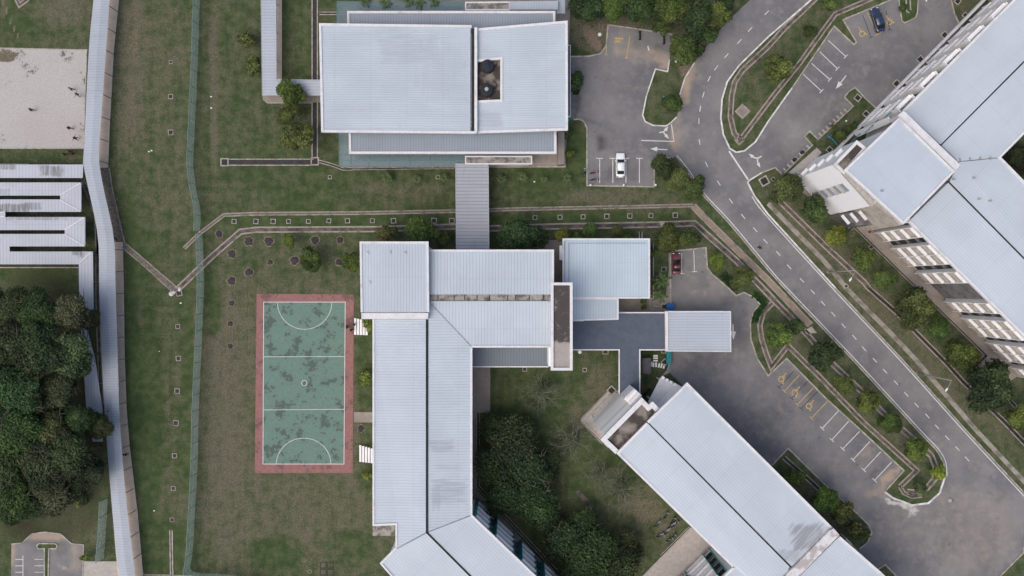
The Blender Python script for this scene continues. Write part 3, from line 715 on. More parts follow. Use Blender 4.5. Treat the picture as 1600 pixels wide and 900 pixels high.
# drains
def drain(pts, w_in, lip=0.22, floor='drain_floor', lipmat='drain_lip', h=0.12, smooth=False):
    q = smooth_pts(pts) if smooth else pts
    P = [W(*p) for p in q]
    mb = MB()
    mb.ribbon(P, w_in, 0.0, 0.028, m=0)
    mb.ribbon(P, lip, 0.0, h, off=w_in / 2 + lip / 2, m=1); mb.ribbon(P, lip, 0.0, h, off=-w_in / 2 - lip / 2, m=1)
    return struct('drain', mb, [M[floor], M[lipmat]])
drain([(288, 388), (312, 365), (350, 336), (400, 334), (560, 333), (712, 330), (800, 327), (1000, 323), (1083, 321)], 0.30, 0.20, 'pebble')
drain([(1083, 322), (1115, 355), (1200, 438), (1266, 508)], 0.85, 0.22, 'tan_channel')
drain([(277, 453), (330, 402), (376, 362), (400, 359), (590, 358), (712, 354)], 0.62, 0.28)
drain([(712, 354), (763, 357), (860, 354), (1025, 351), (1085, 349), (1150, 407), (1210, 470)], 0.62, 0.30)
drain([(1210, 470), (1262, 524), (1300, 568), (1350, 615), (1385, 650), (1440, 697), (1455, 712), (1462, 730), (1460, 748), (1448, 762), (1430, 769), (1417, 768)], 0.55, 0.3)
drain([(1207, 473), (1192, 489), (1187, 508), (1190, 530), (1197, 552), (1205, 573), (1231, 540), (1258, 567), (1275, 583), (1349, 660), (1432, 735), (1406, 760)], 0.5, 0.26)
drain([(1406, 760), (1412, 770), (1425, 776), (1440, 774)], 0.4, 0.2)
drain([(1320, -46), (1272, 0), (1225, 45), (1200, 73), (1160, 110), (1148, 128), (1143, 150), (1141, 183), (1147, 208), (1156, 219)], 0.55, 0.26)
drain([(1158, 217), (1208, 150), (1250, 98), (1283, 52), (1305, 22), (1350, 3), (1420, -30)], 0.45, 0.26)
drain([(1357, 450), (1400, 488), (1478, 567), (1505, 597), (1570, 660), (1650, 745)], 0.55, 0.2, 'drain_black')
drain([(1205, 299), (1222, 318), (1290, 385), (1350, 441), (1357, 450)], 0.6, 0.25)
drain([(1327, 359), (1334, 352), (1426, 442), (1522, 535), (1541, 555), (1526, 571), (1536, 582), (1620, 670)], 0.5, 0.12, 'drain_black')
drain([(357, 253.5), (490, 253.5)], 0.95, 0.18, 'drain_black', 'kerb')
drain([(492, -60), (492, 245)], 0.80, 0.2, 'drain_black', 'kerb')
drain([(498, 252), (520, 258), (536, 264), (550, 264)], 0.3, 0.15, 'drain_black', 'kerb')
drain([(499, 21), (540, 21)], 0.3, 0.15, 'drain_black', 'kerb')
drain([(550, 264), (710, 262)], 0.22, 0.12, 'drain_black', 'kerb')
drain([(831, 258), (880, 258), (880, 236)], 0.4, 0.18, 'drain_black', 'kerb')
drain([(267.5, 828), (269, 925)], 0.25, 0.2, 'drain_floor', 'kerb')
drain([(224, 898), (300, 900), (372, 907)], 0.1, 0.12, 'drain_floor', 'kerb')
drain([(909, 657), (953, 612)], 0.55, 0.14, 'drain_black', 'kerb')
drain([(909, 657), (943, 692)], 0.45, 0.14, 'drain_black', 'kerb')
drain([(1033, 869), (1078, 824)], 0.35, 0.12, 'drain_black', 'kerb')
drain([(747, 640), (747, 760), (765, 780), (900, 925)], 0.35, 0.12, 'drain_black', 'kerb')
drain([(1018, 380), (1018, 480), (1030, 482)], 0.5, 0.15, 'drain_black', 'kerb')
drain([(1001, 362), (1001, 378)], 0.3, 0.2, 'drain_black', 'kerb')
drain([(833, 385), (852, 385), (852, 374)], 0.3, 0.12, 'drain_black', 'kerb')
drain([(1225, 715), (1270, 755), (1310, 795), (1345, 830)], 0.5, 0.2, 'drain_black')
drain([(152, 275), (153, 385), (153, 470), (156, 560), (159, 632)], 0.5, 0.16, 'drain_floor')
drain([(130, 282), (150, 334), (153, 400)], 0.5, 0.1, 'drain_floor')
drain([(20, -40), (27, 0), (31, 8), (42, 0), (60, -20)], 0.4, 0.25)
drain([(1418, -40), (1419, 16), (1422, 18)], 0.5, 0.25, 'concrete', 'kerb')
slab('concrete_bridge', [(1030, 346), (1043, 346), (1044, 355), (1033, 356)], 0.17, M['pale_concrete'])

# square sumps and inspection pits
def pit(cx, cy, size, rot, label, group, cover='drain_black', rim='kerb', hgt=0.12, name='inspection_pit'):
    if group: size *= rnd.uniform(.84, 1.1); rot += rnd.uniform(-7, 7)
    c = W(cx, cy); s = size / S
    t = thing(name, label, 'drain pit', c, group, R(rot))
    mb = MB(); k = s / 2
    mb.ribbon([(-k, -k, 0), (k, -k, 0), (k, k, 0), (-k, k, 0)], s * 0.17, 0.0, hgt, closed=True)
    part('rim', mb, M[rim], t, local=True)
    mb = MB(); mb.box((0, 0, 0.03), (s * 0.86, s * 0.86, 0.06)); 
    for i in range(-2, 3): mb.box((i * s * 0.15, 0, 0.07), (s * 0.04, s * 0.8, 0.02))
    part('grate', mb, M[cover], t, local=True)
ORD = ['first', 'second', 'third', 'fourth', 'fifth', 'sixth', 'seventh', 'eighth', 'ninth', 'tenth', 'eleventh', 'twelfth']
g1 = 'square pits in the grass between the two long drains'
for i, x in enumerate((366, 400, 427, 451, 482, 514, 543, 582, 615, 645, 678, 706)): pit(x, 346 - (x > 500) * 1, 7.0, 0, ORD[i] + ' square pit from the fence end, in the grass between the long drains', g1)
for i, x in enumerate((836, 875, 911, 948, 984, 1017, 1055)): pit(x, 340 - (x - 836) / 60, 7.0, 0, ORD[i] + ' square pit east of the link walkway, in the grass between the drains', g1)
g2 = 'small pits in a column between the walkway and the green fence'
for i, (x, y) in enumerate(((267, 97), (267, 151), (267, 207), (278, 510), (279, 560), (277, 611), (275, 661), (273, 712), (271, 763), (269, 812))): pit(x, y, 7 if i else 5, 0, ORD[i] + ' rough pit from the top, in the column left of the green fence', g2, rim='drain_lip')
pit(280, 458, 8, 10, 'rough pit beside the pale rubble at the bend of the stone path', g2, rim='drain_lip')
pit(351, 253.5, 11, 0, 'black square sump at the dead end of the black drain on the lawn', None)
pit(492, 252, 11, 0, 'black square sump where the two black drains meet', None)
pit(515.5, 277, 5, 0, 'tiny square pit on the lawn south of the glass canopy', None)
pit(684, 277, 5, 0, 'tiny square pit beside a young palm near the link walkway', None)
pit(1155, 219, 10, 40, 'dark rough sump at the tip of the grass wedge between road and lot', None, 'drain_floor', 'drain_lip')
pit(1160, 174, 15, 45, 'large concrete grating lying diamond-wise in the grass wedge', None, 'concrete', 'drain_lip')
pit(1194, 283, 12, 30, 'open black sump on the verge corner by the give-way line', None)
g3 = 'black pits along the foot of the long north-east block'
for (x, y, l) in ((1401, 131, 'black square pit in the asphalt nearest the kerbed motorcycle bay'), (1438, 93, 'black square pit in the asphalt, middle one along the white facade'), (1476, 55, 'black square pit in the asphalt close to the lawn corner')): pit(x, y, 9, 45, l, g3)
for (x, y, l) in ((1340, 153, 'small pit at the tip of the brown verge by the lot'), (1353, 178, 'black pit in the brown verge close to the facade'), (1508, 24, 'black pit in the lawn corner by the north-east block'), (1496, 2, 'black pit at the top of the lawn by the kerb'), (1551, 1, 'black pit tight against the facade at the top edge'), (1296, 234, 'black pit half hidden by the white stair tower')): pit(x, y, 8, 45, l, g3)
pit(955.5, 610, 10, 45, 'black sump at the corner of the tan apron', None)
pit(1038.5, 566, 8, 45, 'black pit at the lawn tip beside the stepping slabs', None)
pit(820, 577, 6, 0, 'small pit at the foot of the dark lean-to roof', None)
pit(913.5, 578, 5.5, 0, 'small pit in the courtyard grass beside the mouldy tower', None)
pit(946, 549, 8, 0, 'pit at the courtyard edge of the slate canopy', None)
pit(1037, 548, 7, 0, 'pit under the corner where slate canopy meets carport', None)
pit(1037.5, 479, 7.5, 0, 'black pit beside the blue bin', None)
pit(1037, 421, 7, 0, 'dark pit on the grass left of the red car', None)
pit(1322, 447, 5, 40, 'small pit under the street trees by the long drain', None)
pit(1208, 280, 5, 40, 'tiny square pit on the verge near the motorcycle bay', None)
pit(1361, 386, 6, 30, 'small concrete pit between two round street trees', None)
# ------------------------------------------------------------------ buildings
def inset(pts, d):
    """shrink a polygon of (x,y) by d metres"""
    n = len(pts)
    area = sum(pts[i][0] * pts[(i + 1) % n][1] - pts[(i + 1) % n][0] * pts[i][1] for i in range(n))
    s = 1 if area > 0 else -1
    out = []
    for i in range(n):
        a, p, b = Vector(pts[i - 1]), Vector(pts[i]), Vector(pts[(i + 1) % n])
        d1 = (p - a).normalized(); d2 = (b - p).normalized()
        n1 = Vector((-d1.y, d1.x)) * s; n2 = Vector((-d2.y, d2.x)) * s
        nn = (n1 + n2).normalized(); k = 1 / max(0.4, nn.dot(n1))
        q = p + nn * d * k; out.append((q.x, q.y))
    return out
def wall_block(parent, px, ztop, ins=0.5, mat='white', z0=0.0, name='wall', zref=None):
    mb = MB(); mb.prism(inset([W2(p[0], p[1], zref or ztop) for p in px], ins), z0, ztop - 0.42)
    return part(name, mb, M[mat], parent)
def roof(parent, px, mat, z=None, t=0.35, rim=0.32, rimh=0.16, rimmat='fascia', closed=True, rim_edges=None, name='roof'):
    pts = [W(p[0], p[1], (p[2] if len(p) > 2 else z)) for p in px]
    n = len(pts)
    area = sum(pts[i].x * pts[(i + 1) % n].y - pts[(i + 1) % n].x * pts[i].y for i in range(n))
    if area < 0: pts = pts[::-1]
    mb = MB(); mb.prism([tuple(p) for p in pts], t, None)
    r = part(name, mb, mat if not isinstance(mat, str) else M[mat], parent)
    if rim:
        mb = MB()
        if rim_edges is None:
            mb.ribbon(pts, rim, -t - 0.05, rimh, closed=True, off=rim / 2 - 0.06)
        else:
            for e in rim_edges:
                q = [W(p[0], p[1], (p[2] if len(p) > 2 else z)) for p in e]
                mb.ribbon(q, rim, -t - 0.05, rimh)
        part('fascia', mb, M[rimmat], r)
    return r
def gutter(parent, a, b, z, w=0.35, mat='dark', name='roof_gap'):
    mb = MB(); mb.ribbon([W(a[0], a[1], z), W(b[0], b[1], z)], w, -0.6, 0.03)
    return part(name, mb, M[mat], parent)

# --- A : hall at the top
A = thing('hall_building', 'large grey-roofed hall with two tilted upper roofs and a teal glass skirt canopy', 'building', W(700, 125))
wall_block(A, [(560, 30), (858, 30), (858, 225), (560, 225)], 7.4, 0.1)
wall_block(A, [(512, 50), (738, 50), (738, 195), (512, 195)], 9.6, 0.1, z0=7.2, name='upper_wall')
wall_block(A, [(748, 50), (878, 45), (878, 192), (748, 192)], 8.8, 0.1, z0=7.2, name='upper_wall')
wall_block(A, [(500, 60), (545, 60), (545, 190), (500, 190)], 9.0, 0.9)
wall_block(A, [(860, 60), (884, 60), (884, 190), (860, 190)], 8.8, 0.2)
roof(A, [(543, 18), (867, 18), (869, 240), (546, 240)], 'r_low', 7.3, rim=0.42)
roof(A, [(499, 37.5, 10.4), (735, 41, 10.0), (735, 206, 10.0), (503, 206, 10.4)], roof_metal('roof_hall', 0, 0.42, seed=50, stain=0.3, spots=[(640, 75, 60, 30, .35, 0), (690, 110, 50, 60, .2, 1)], z=10), rim=0.42, rim_edges=[[(737, 41.5, 10), (500.5, 38.5, 10.4), (504, 205, 10.4), (744, 207, 10)]])
mb = MB(); mb.ribbon([W(739.5, 44, 9.9), W(739.5, 206, 9.9)], 0.55, -1.0, -0.25); part('roof_gap', mb, M['dark'], A)
mb = MB(); mb.ribbon([W(743.5, 43, 9.9), W(743.5, 208, 9.9)], 0.5, -0.9, 0.1); part('ridge_wall', mb, M['fascia'], A)
roof(A, [(745.5, 46, 9.2), (886, 33, 9.9), (886.5, 203, 9.9), (745.5, 208, 9.2), (745.5, 159.5, 9.2), (785, 158, 9.4), (785, 90, 9.4), (745.5, 94, 9.2)], roof_metal('roof_hall_east', 0, 0.42, seed=57, stain=0.28, spots=[(765, 185, 26, 16, .45, 0)], z=9.5), rim=0.42,
     rim_edges=[[(745.5, 46.5, 9.2), (885, 34.5, 9.9), (885.5, 202, 9.9), (746.5, 206.5, 9.2)], [(746, 95, 9.2), (783.5, 91, 9.4), (783.5, 157.5, 9.4), (746, 159, 9.2)]])
mb = MB(); mb.prism([W2(743, 88, 8.5), W2(788, 88, 8.5), W2(788, 162, 8.5), W2(743, 162, 8.5)], 7.9, 8.5); part('tank_well', mb, M['mould_roof'], A)
gl = MB()
for pts in ([(526, 2), (744, 2), (744, 10), (760, 60), (526, 60)], [(529, 206), (546, 206), (546, 226), (728, 226), (728, 261), (530, 261)]):
    gl.prism([W2(*p, 4.0) for p in pts], 3.92, 4.0)
part('glass_canopy', gl, M['glass_canopy'], A)
fr = MB()
for x in (530, 548, 576, 608, 640, 672, 704, 727): fr.ribbon([W(x, 206, 4.0), W(x, 261, 4.0)], 0.09, 0.01, 0.07)
for x in (527, 560, 600, 640, 680, 725): fr.ribbon([W(x, 2, 4.0), W(x, 22, 4.0)], 0.09, 0.01, 0.07)
for y in (242, 251, 260.5): fr.ribbon([W(530, y, 4.0), W(728, y, 4.0)], 0.07, 0.012, 0.072)
for y in (2.5, 10): fr.ribbon([W(527, y, 4.0), W(726, y, 4.0)], 0.07, 0.012, 0.072)
part('canopy_frame', fr, plain('frame_teal', (0.10, 0.22, 0.22), 0.5), A)
ps = MB()
for x in (533, 580, 630, 680, 724): ps.tube([W(x, 258, 4) - Vector((0, 0, 4)), W(x, 258, 4) - Vector((0, 0, .08))], 0.09, 8)
for x in (530, 600, 660, 724): ps.tube([W(x, 5, 4) - Vector((0, 0, 4)), W(x, 5, 4) - Vector((0, 0, .08))], 0.09, 8)
part('canopy_post', ps, M['metal'], A)
for pts, z in (([(727, 244), (831, 244), (831, 256.5), (727, 256.5)], 4.9), ([(727, 3.5), (797, 3), (797, 16), (727, 16)], 5.0)):
    roof(A, pts, 'mould_light', z, 0.3, 0.25, 0.12, name='porch_slab')
    mb = MB(); mb.prism(inset([W2(*p, z) for p in pts], .5), 0, z - .36); part('porch_wall', mb, M['white'], A)
roof(A, [(796, 2), (872, 1), (872, 15), (796, 15)], roof_metal('roof_rear', 90, .5, col=(.42, .46, .53)), 5.4, 0.2, 0)
roof(A, [(856, -30), (883, -30), (883, 21), (870, 21), (870, 0)], roof_metal('roof_rear2', 90, .5, col=(.38, .42, .49)), 4.6, 0.2, 0)
roof(A, [(887, 71), (891, 71), (891, 182), (887, 182)], 'slate', 4.5, 0.25, 0.12)
mb = MB(); mb.prism([W2(886, 181, 3), W2(891, 181, 3), W2(891, 188, 3), W2(886, 188, 3)], 0, 3); part('teal_panel', mb, M['teal'], A)
mb = MB(); mb.box(W(884, 235) + Vector((-1, 0, 1.2)), (1.2, 6, 2.4)); part('entrance_wall', mb, M['concrete'], A)
for i in range(2):
    c = W(762 + i * -1, (106, 143)[i], 8.5)
    t = thing('water_tank', ('black domed water tank in the roof well, northern of two', 'black domed water tank with pale lid in the roof well, southern of two')[i], 'water tank', (c.x, c.y, 8.5), 'water tanks in the hall roof well')
    mb = MB(); prof = []
    for k in range(7): prof += [(1.05, k * 0.2), (1.13, k * 0.2 + 0.08)]
    prof += [(1.02, 1.42), (.98, 1.5), (.84, 1.52), (.82, 1.6), (.6, 1.63), (.58, 1.72), (0.34, 1.76)]
    mb.lathe((0, 0, 0), prof, 28); part('tank_shell', mb, M['black'], t, False, local=True)
    mb = MB(); mb.lathe((0, 0, 1.76), [(0.34, 0), (0.36, 0.1), (0.28, 0.16)], 20); part('lid', mb, M['metal'] if i else M['black'], t, local=True)
    mb = MB(); mb.tube([(1.1, .3, .2), (1.6, .5, .2), (1.7, 1.3, .12), (1.2, 1.9, .1)], 0.05, 6); part('pipe', mb, M['black'], t, local=True)

# --- B link walkway
B = thing('link_walkway', 'wide ribbed grey roof over the walkway joining the hall to the L-shaped block', 'covered walkway', W(738, 324))
roof(B, [(712, 256), (763, 256), (764, 391), (713, 391)], 'r_link', 4.3, 0.22, 0.14, 0.06, 'metal')
mb = MB(); mb.prism([W2(718, 262), W2(759, 262), W2(760, 392), W2(719, 392)], 0.0, 0.15); part('walkway_floor', mb, M['concrete'], B)
for x in (717, 759):
    for y in (268, 308, 348, 380):
        mb = MB(); p = W(x, y); mb.tube([p + Vector((0, 0, .1)), p + Vector((0, 0, 4.05))], 0.12, 8); part('post', mb, M['metal'], B)

# --- C central L-shaped building
ZC = 13.0
Cb = thing('main_building', 'L-shaped grey metal roofed block with long west wing and southeast wing', 'building', W(690, 640))
wall_block(Cb, [(583, 470), (737, 470), (737, 805), (836, 900), (890, 960), (670, 960), (593, 880), (619, 852), (617, 820), (583, 820)], ZC, 0.7)
wall_block(Cb, [(668, 390), (866, 390), (866, 541), (668, 541)], ZC, 0.5)
wall_block(Cb, [(563, 378), (668, 378), (668, 498), (563, 498)], ZC + 1.4, 0.5, name='corner_wall')
roof(Cb, [(583, 499, 12.8), (665.3, 499, 13.3), (665.3, 832, 13.3), (619, 857, 12.9), (621, 819, 12.9), (583, 820, 12.8)], roof_metal('roof_c1', 0, .48, seed=61, stain=.15, line=.2), rim=0.34, rim_edges=[[(583.8, 499, 12.8), (583.8, 820, 12.8), (619.5, 818.5, 12.9), (619.5, 855, 12.9)]])
roof(Cb, [(669.5, 470.5, 13.0), (736.2, 541, 12.6), (736.2, 805, 12.6), (668.8, 831, 13.0)], roof_metal('roof_c2', 0, .48, seed=66, stain=.25, line=.22, spots=[(690, 697, 26, 12, .75, 0), (700, 730, 30, 8, .3, 0), (702, 768, 34, 26, .7, 0), (682, 780, 8, 24, .5, 1)], z=13), rim=0.34, rim_edges=[[(736.5, 542, 12.6), (736.5, 806, 12.6)]])
roof(Cb, [(670, 470.5, 13.0), (860, 470.5, 13.0), (860, 541, 12.6), (736.3, 541, 12.6)], roof_metal('roof_c3', 90, .55, seed=70, stain=.15, line=.25), rim=0.34, rim_edges=[[(736.5, 541.5, 12.6), (860, 541.5, 12.6)]])
roof(Cb, [(670, 390, 12.8), (865, 390, 12.8), (865, 460, 13.2), (670, 460, 13.2)], roof_metal('roof_c4', 90, .55, seed=74, stain=.2, line=.28), rim=0.34, rim_edges=[[(670, 391.5, 12.8), (864, 391.5, 12.8), (864, 460, 13.2)]])
mb = MB(); mb.prism([W2(669, 460, 12.7), W2(861, 460, 12.7), W2(861, 471, 12.7), W2(669, 471, 12.7)], 12.4, 12.7); part('roof_valley', mb, M['mould_light'], Cb)
mb = MB()
for i in range(9): mb.box(W(690 + i * 20 + rnd.uniform(-6, 6), 465, 12.72), (0.12, 0.9, 0.12))
part('valley_strap', mb, M['dark'], Cb)
roof(Cb, [(563, 378), (668.5, 378), (668.5, 487.5), (565, 487.5)], roof_metal('roof_c5', 90, .5, seed=80, stain=.25, line=.25), 14.4, rim=0.36, rim_edges=[[(565.5, 488, 14.4), (563.8, 379, 14.4), (668, 379, 14.4), (669, 488, 14.4)]])
mb = MB(); mb.prism([W2(565, 489, 14.2), W2(669, 489, 14.2), W2(669, 498.5, 14.2), W2(565, 498.5, 14.2)], 13.0, 14.5); part('parapet', mb, M['fascia'], Cb)
gutter(Cb, (667, 500), (667, 832), 13.1, .42)
gutter(Cb, (667, 832), (745, 910), 13.1, .36)
roof(Cb, [(737.5, 543), (857, 543), (857, 572), (737.5, 572)], 'r_dark', 7.0, 0.25, 0.2, 0.1, rim_edges=[[(737, 573), (857, 573)]])
mb = MB(); mb.prism(inset([W2(735, 530, 7), W2(858, 530, 7), W2(858, 570, 7), W2(735, 570, 7)], .4), 0, 6.7); part('lean_to_wall', mb, M['beige'], Cb)
roof(Cb, [(736.5, 806, 12.7), (668.5, 832.5, 13.1), (735.5, 899, 13.1), (820, 985, 13.1), (925, 985, 12.7)], 'r_d2', rim=0.34, rim_edges=[[(736.5, 805, 12.7), (925, 985, 12.7)]])
roof(Cb, [(666.5, 833, 13.1), (620, 856, 12.8), (594.5, 880, 12.8), (612, 899, 12.8), (700, 990, 12.8), (818, 986, 13.1)], 'r_d2', rim=0.34, rim_edges=[[(619.5, 855.5, 12.9), (595.5, 880, 12.8), (612, 899, 12.8), (700, 990, 12.8)]])
mb = MB()
for q in ([(669.5, 470.5, 13.02), (736, 541, 12.62)], [(621, 857, 12.92), (666, 833, 13.32)], [(670, 831, 13.02), (736, 805, 12.62)]):
    mb = MB(); mb.ribbon([W(*p) for p in q], .14, -.05, .05); part('fold_cap', mb, M['r_low'], Cb)
# mould on the three vents
mb = MB()
for x, y in ((574, 394), (609, 393), (633, 394), (577, 440)):
    mb = MB(); mb.box(W(x, y, 14.46), (0.5, 0.25, 0.12)); mb.box(W(x + 1.5, y + 1, 14.46), (0.2, 0.5, 0.1)); part('roof_vent', mb, M['metal'], Cb)
# tall narrow tower with stained flat roof
T1 = thing('stair_tower', 'narrow white-rimmed tower with a black mouldy flat roof, between main block and annex', 'tower', W(877, 507))
mb = MB(); mb.prism(inset([W2(862, 443, 15), W2(893, 443, 15), W2(893, 577, 15), W2(862, 577, 15)], .12), 0, 14.6); part('wall', mb, M['white'], T1)
tower_mat = NT('tower_roof_mould'); _n = tower_mat.noise(.35, 7, .65); _n2 = tower_mat.noise(1.6, 6, .65); _sp = tower_mat.n('ShaderNodeSeparateXYZ'); tower_mat.link(tower_mat.pos, _sp.inputs[0])
_g = tower_mat.ramp(_sp.outputs[1], W(0, 548, 15).y, W(0, 528, 15).y, -.45, .28)     # the lower third was scrubbed, the rest is black with mould
_f = tower_mat.math('ADD', _g, tower_mat.math('ADD', _n, tower_mat.math('MULTIPLY', tower_mat.math('SUBTRACT', _n2, .5), .8)))
_c = tower_mat.mix(_n2, (.24, .20, .17), (.44, .41, .385)); _c = tower_mat.mix(tower_mat.ramp(_f, .42, .75, 0, .93), _c, (.045, .038, .036))
tower_mat = tower_mat.out(_c, .9)
roof(T1, [(861, 442), (894, 442), (894, 578), (861, 578)], tower_mat, 14.9, .35, 0.46, .35)
mb = MB(); mb.prism([W2(857, 542, 12), W2(861, 542, 12), W2(861, 572, 12), W2(857, 572, 12)], 0, 12.6); part('side_wall', mb, M['white'], T1)
# --- D annex
D = thing('annex_building', 'square blue-grey roofed annex with a lower roof step on its south side', 'building', W(945, 425))
wall_block(D, [(880, 373), (1015, 373), (1015, 466), (880, 466)], 8.6, .5, mat='white')
wall_block(D, [(880, 466), (966, 466), (966, 500), (880, 500)], 6.6, .4)
roof(D, [(879.5, 373), (1015, 373), (1015, 466), (965, 466), (893, 466), (879.5, 466)], roof_metal('roof_d1', 90, .5, seed=90, stain=.3, line=.24, col=(.47, .55, .635)), 8.6, rim=0.26, rimh=.1)
roof(D, [(894, 466.5), (966, 466.5), (966, 499), (894, 501)], roof_metal('roof_d2', 90, .5, seed=93, stain=.4, line=.24, col=(.46, .535, .62)), 7.0, rim=0.26, rimh=.1)
mb = MB(); mb.ribbon([W(881.5, 377, 8.7), W(881.5, 460, 8.7)], 0.12, 0, .1); mb.ribbon([W(889, 380, 8.65), W(889, 460, 8.65)], .1, 0, .05); mb.ribbon([W(889, 380, 8.65), W(1010, 380, 8.65)], .1, 0, .05); part('roof_strap', mb, M['r_low'], D)
mb = MB(); mb.box(W(878, 395, 6) + Vector((0, 0, -.2)), (.9, 2.6, 1.2)); part('side_box', mb, M['white'], D)
# --- E slate T-shaped canopy
E = thing('entrance_canopy', 'flat slate-grey T-shaped canopy roof between annex, carport and diagonal block', 'canopy', W(980, 530))
e = [(894, 500), (965, 500), (965, 489), (1039, 489), (1039, 546), (999, 546), (999, 630), (968, 630), (968, 546), (894, 546)]
roof(E, e, 'slate', 4.4, .3, 0, name='canopy_slab')
mb = MB()
for seg in ([(894, 546.5), (967.5, 546.5), (967.5, 630)], [(999.5, 630), (999.5, 546.5), (1039, 546.5)], [(966, 488.5), (1039, 488.5)], [(894, 501), (912, 501)]):
    mb = MB(); mb.ribbon([W(*p, 4.4) for p in seg], .22, -.35, .14); part('canopy_edge', mb, M['fascia'], E)
for x, y in ((905, 541), (940, 541), (972, 541), (995, 541), (1030, 541), (1030, 494), (995, 494), (972, 590), (995, 590)):
    mb = MB(); p = W(x, y, 4.4); mb.tube([(p.x, p.y, 0.04), (p.x, p.y, 4.1)], .2, 10); part('column', mb, M['white'], E)
mb = MB(); mb.prism([W2(898, 504), W2(1040, 492), W2(1038, 545), W2(996, 545), W2(996, 620), W2(970, 620), W2(970, 545), W2(898, 545)], 0, .12); part('canopy_floor', mb, M['concrete'], E)
# --- F carport
F = thing('carport', 'pale ribbed carport roof standing over the parking lot east of the slate canopy', 'carport', W(1090, 518))
roof(F, [(1039.5, 486.5), (1141.5, 486.5), (1142, 549.5), (1040, 548.5)], 'r_car', 5.0, .3, .16, .08)
mb = MB(); mb.ribbon([W(1041.5, 487.5, 5.0), W(1041.5, 548, 5.0)], .5, -.3, .25); part('parapet', mb, M['fascia'], F)
for x, y in ((1052, 492), (1052, 543), (1095, 492), (1095, 543), (1134, 492), (1134, 543)):
    mb = MB(); p = W(x, y, 5); mb.tube([(p.x, p.y, 0.02), (p.x, p.y, 4.7)], .16, 10); part('column', mb, M['white'], F)

# --- facade builder
def facade(parent, a, b, z0, z1, floors, bays, fin_m, shade_m, wall_out=0.25, depth=1.0, slot_every=None, glass_m='glass', panel_m='beige', fin_d=None):
    """a,b ground points (Vector) of the wall face, outward normal to the right of a->b.
    bays: list of (length, kind) kind 'cell','slot','blank'"""
    d = (b - a); d.z = 0; d.normalize(); n = Vector((d.y, -d.x, 0))
    rz = math.atan2(d.y, d.x); fh = (z1 - z0) / floors; s = 0.0
    def place(mb, s0, s1, o0, o1, za, zb, m=0, tilt=0.0):
        c = a + d * (s0 + s1) / 2 + n * (o0 + o1) / 2; c = Vector((c.x, c.y, (za + zb) / 2))
        mb.box(c, (s1 - s0, abs(o1 - o0), zb - za), rz, m, tilt)
    for L, kind in bays:
        if kind in ('cell', 'wide'):
            for side in (0, L):
                pass
            for f in range(floors):
                zb = z0 + f * fh
                mb = MB(); place(mb, s + .1, s + L - .1, 0.02, .10, zb + .9, zb + fh - .35, 0)
                place(mb, s + L * .5 - .04, s + L * .5 + .04, .1, .16, zb + .9, zb + fh - .35, 1)
                w = part('window', mb, [M[glass_m], M['metal']], parent)
                mb = MB(); place(mb, s + .1, s + L - .1, .02, depth * .66, zb + .1, zb + .95, 0)
                part('ledge', mb, M[panel_m], w)
                mb = MB(); place(mb, s + .05, s + L - .05, depth * .40, depth * .82, zb + fh - .62, zb + fh - .50, 0, 0.0)
                place(mb, s + .05, s + L - .05, depth * .76, depth * .84, zb + fh - .90, zb + fh - .62, 0)
                part('sunshade', mb, M[shade_m], w)
        elif kind == 'slot':
            for f in range(floors):
                zb = z0 + f * fh
                mb = MB(); place(mb, s + .08, s + L - .08, 0.01, .05, zb + .05, zb + fh - .25, 0)
                for k in range(3): place(mb, s + .1, s + L - .1, .06 + k * .12, .10 + k * .12, zb + fh - .45, zb + fh - .40, 1)
                part('dark_window', mb, [M['dark'], M['metal']], parent)
        if kind != 'blank':
            mb = MB(); place(mb, s - .07, s + .07, .0, fin_d or depth * .74, z0, z1, 0)
            part('fin', mb, M[fin_m], parent)
        s += L
    mb = MB(); place(mb, s - .07, s + .07, .0, fin_d or depth * .74, z0, z1, 0); part('fin', mb, M[fin_m], parent)

# NE face of the C southeast wing
a = W(737, 806, ZC); b = W(905, 965, ZC); a.z = b.z = 0
dd = (b - a).normalized(); nn = Vector((-dd.y, dd.x, 0))
facade(Cb, b - nn * .68, a - nn * .68, 1.0, 12.2, 4, [(2.6, 'cell'), (2.0, 'slot'), (3.6, 'cell'), (2.2, 'slot'), (3.4, 'cell'), (2.0, 'slot'), (4.2, 'cell'), (1.6, 'slot'), (3.2, 'cell')], 'teal', 'white', depth=1.3, fin_d=1.1)

# --- G diagonal block
ZG = 13.2
G = thing('diagonal_building', 'long diagonal two-slope grey roofed block running to the bottom edge beside the parking lot', 'building', W(1140, 760))
gp = [(965, 708), (1073, 600), (1310, 828), (1372, 892), (1440, 960), (1330, 1040), (1222, 903), (1147, 886)]
mb = MB(); mb.prism(inset([W2(*p, ZG) for p in gp], .7), 0, ZG - .45); part('wall', mb, M['white'], G)
mb = MB(); mb.prism([W2(1149, 889, ZG), W2(1230, 880, ZG), W2(1250, 1080, ZG), W2(1050, 1080, ZG), W2(1040, 996, ZG)], 0, ZG - .45); part('wall', mb, M['white'], G)
roof(G, [(1012.5, 659, 13.5), (1073.5, 599.5, 13.1), (1301, 827, 13.1), (1237, 885, 13.5)], roof_metal('roof_diag_streaked', -45, 0.5, col=(.505, .555, .625), line=.05, stain=.1, seed=21, dark=(.22, .225, .24), spots=[(1262, 838, 34, 26, .8, 1), (1232, 868, 22, 14, .5, 1)], z=13.3), rim=0.42, rim_edges=[[(1012, 660, 13.5), (1073.5, 600, 13.1), (1301, 827, 13.1)]])
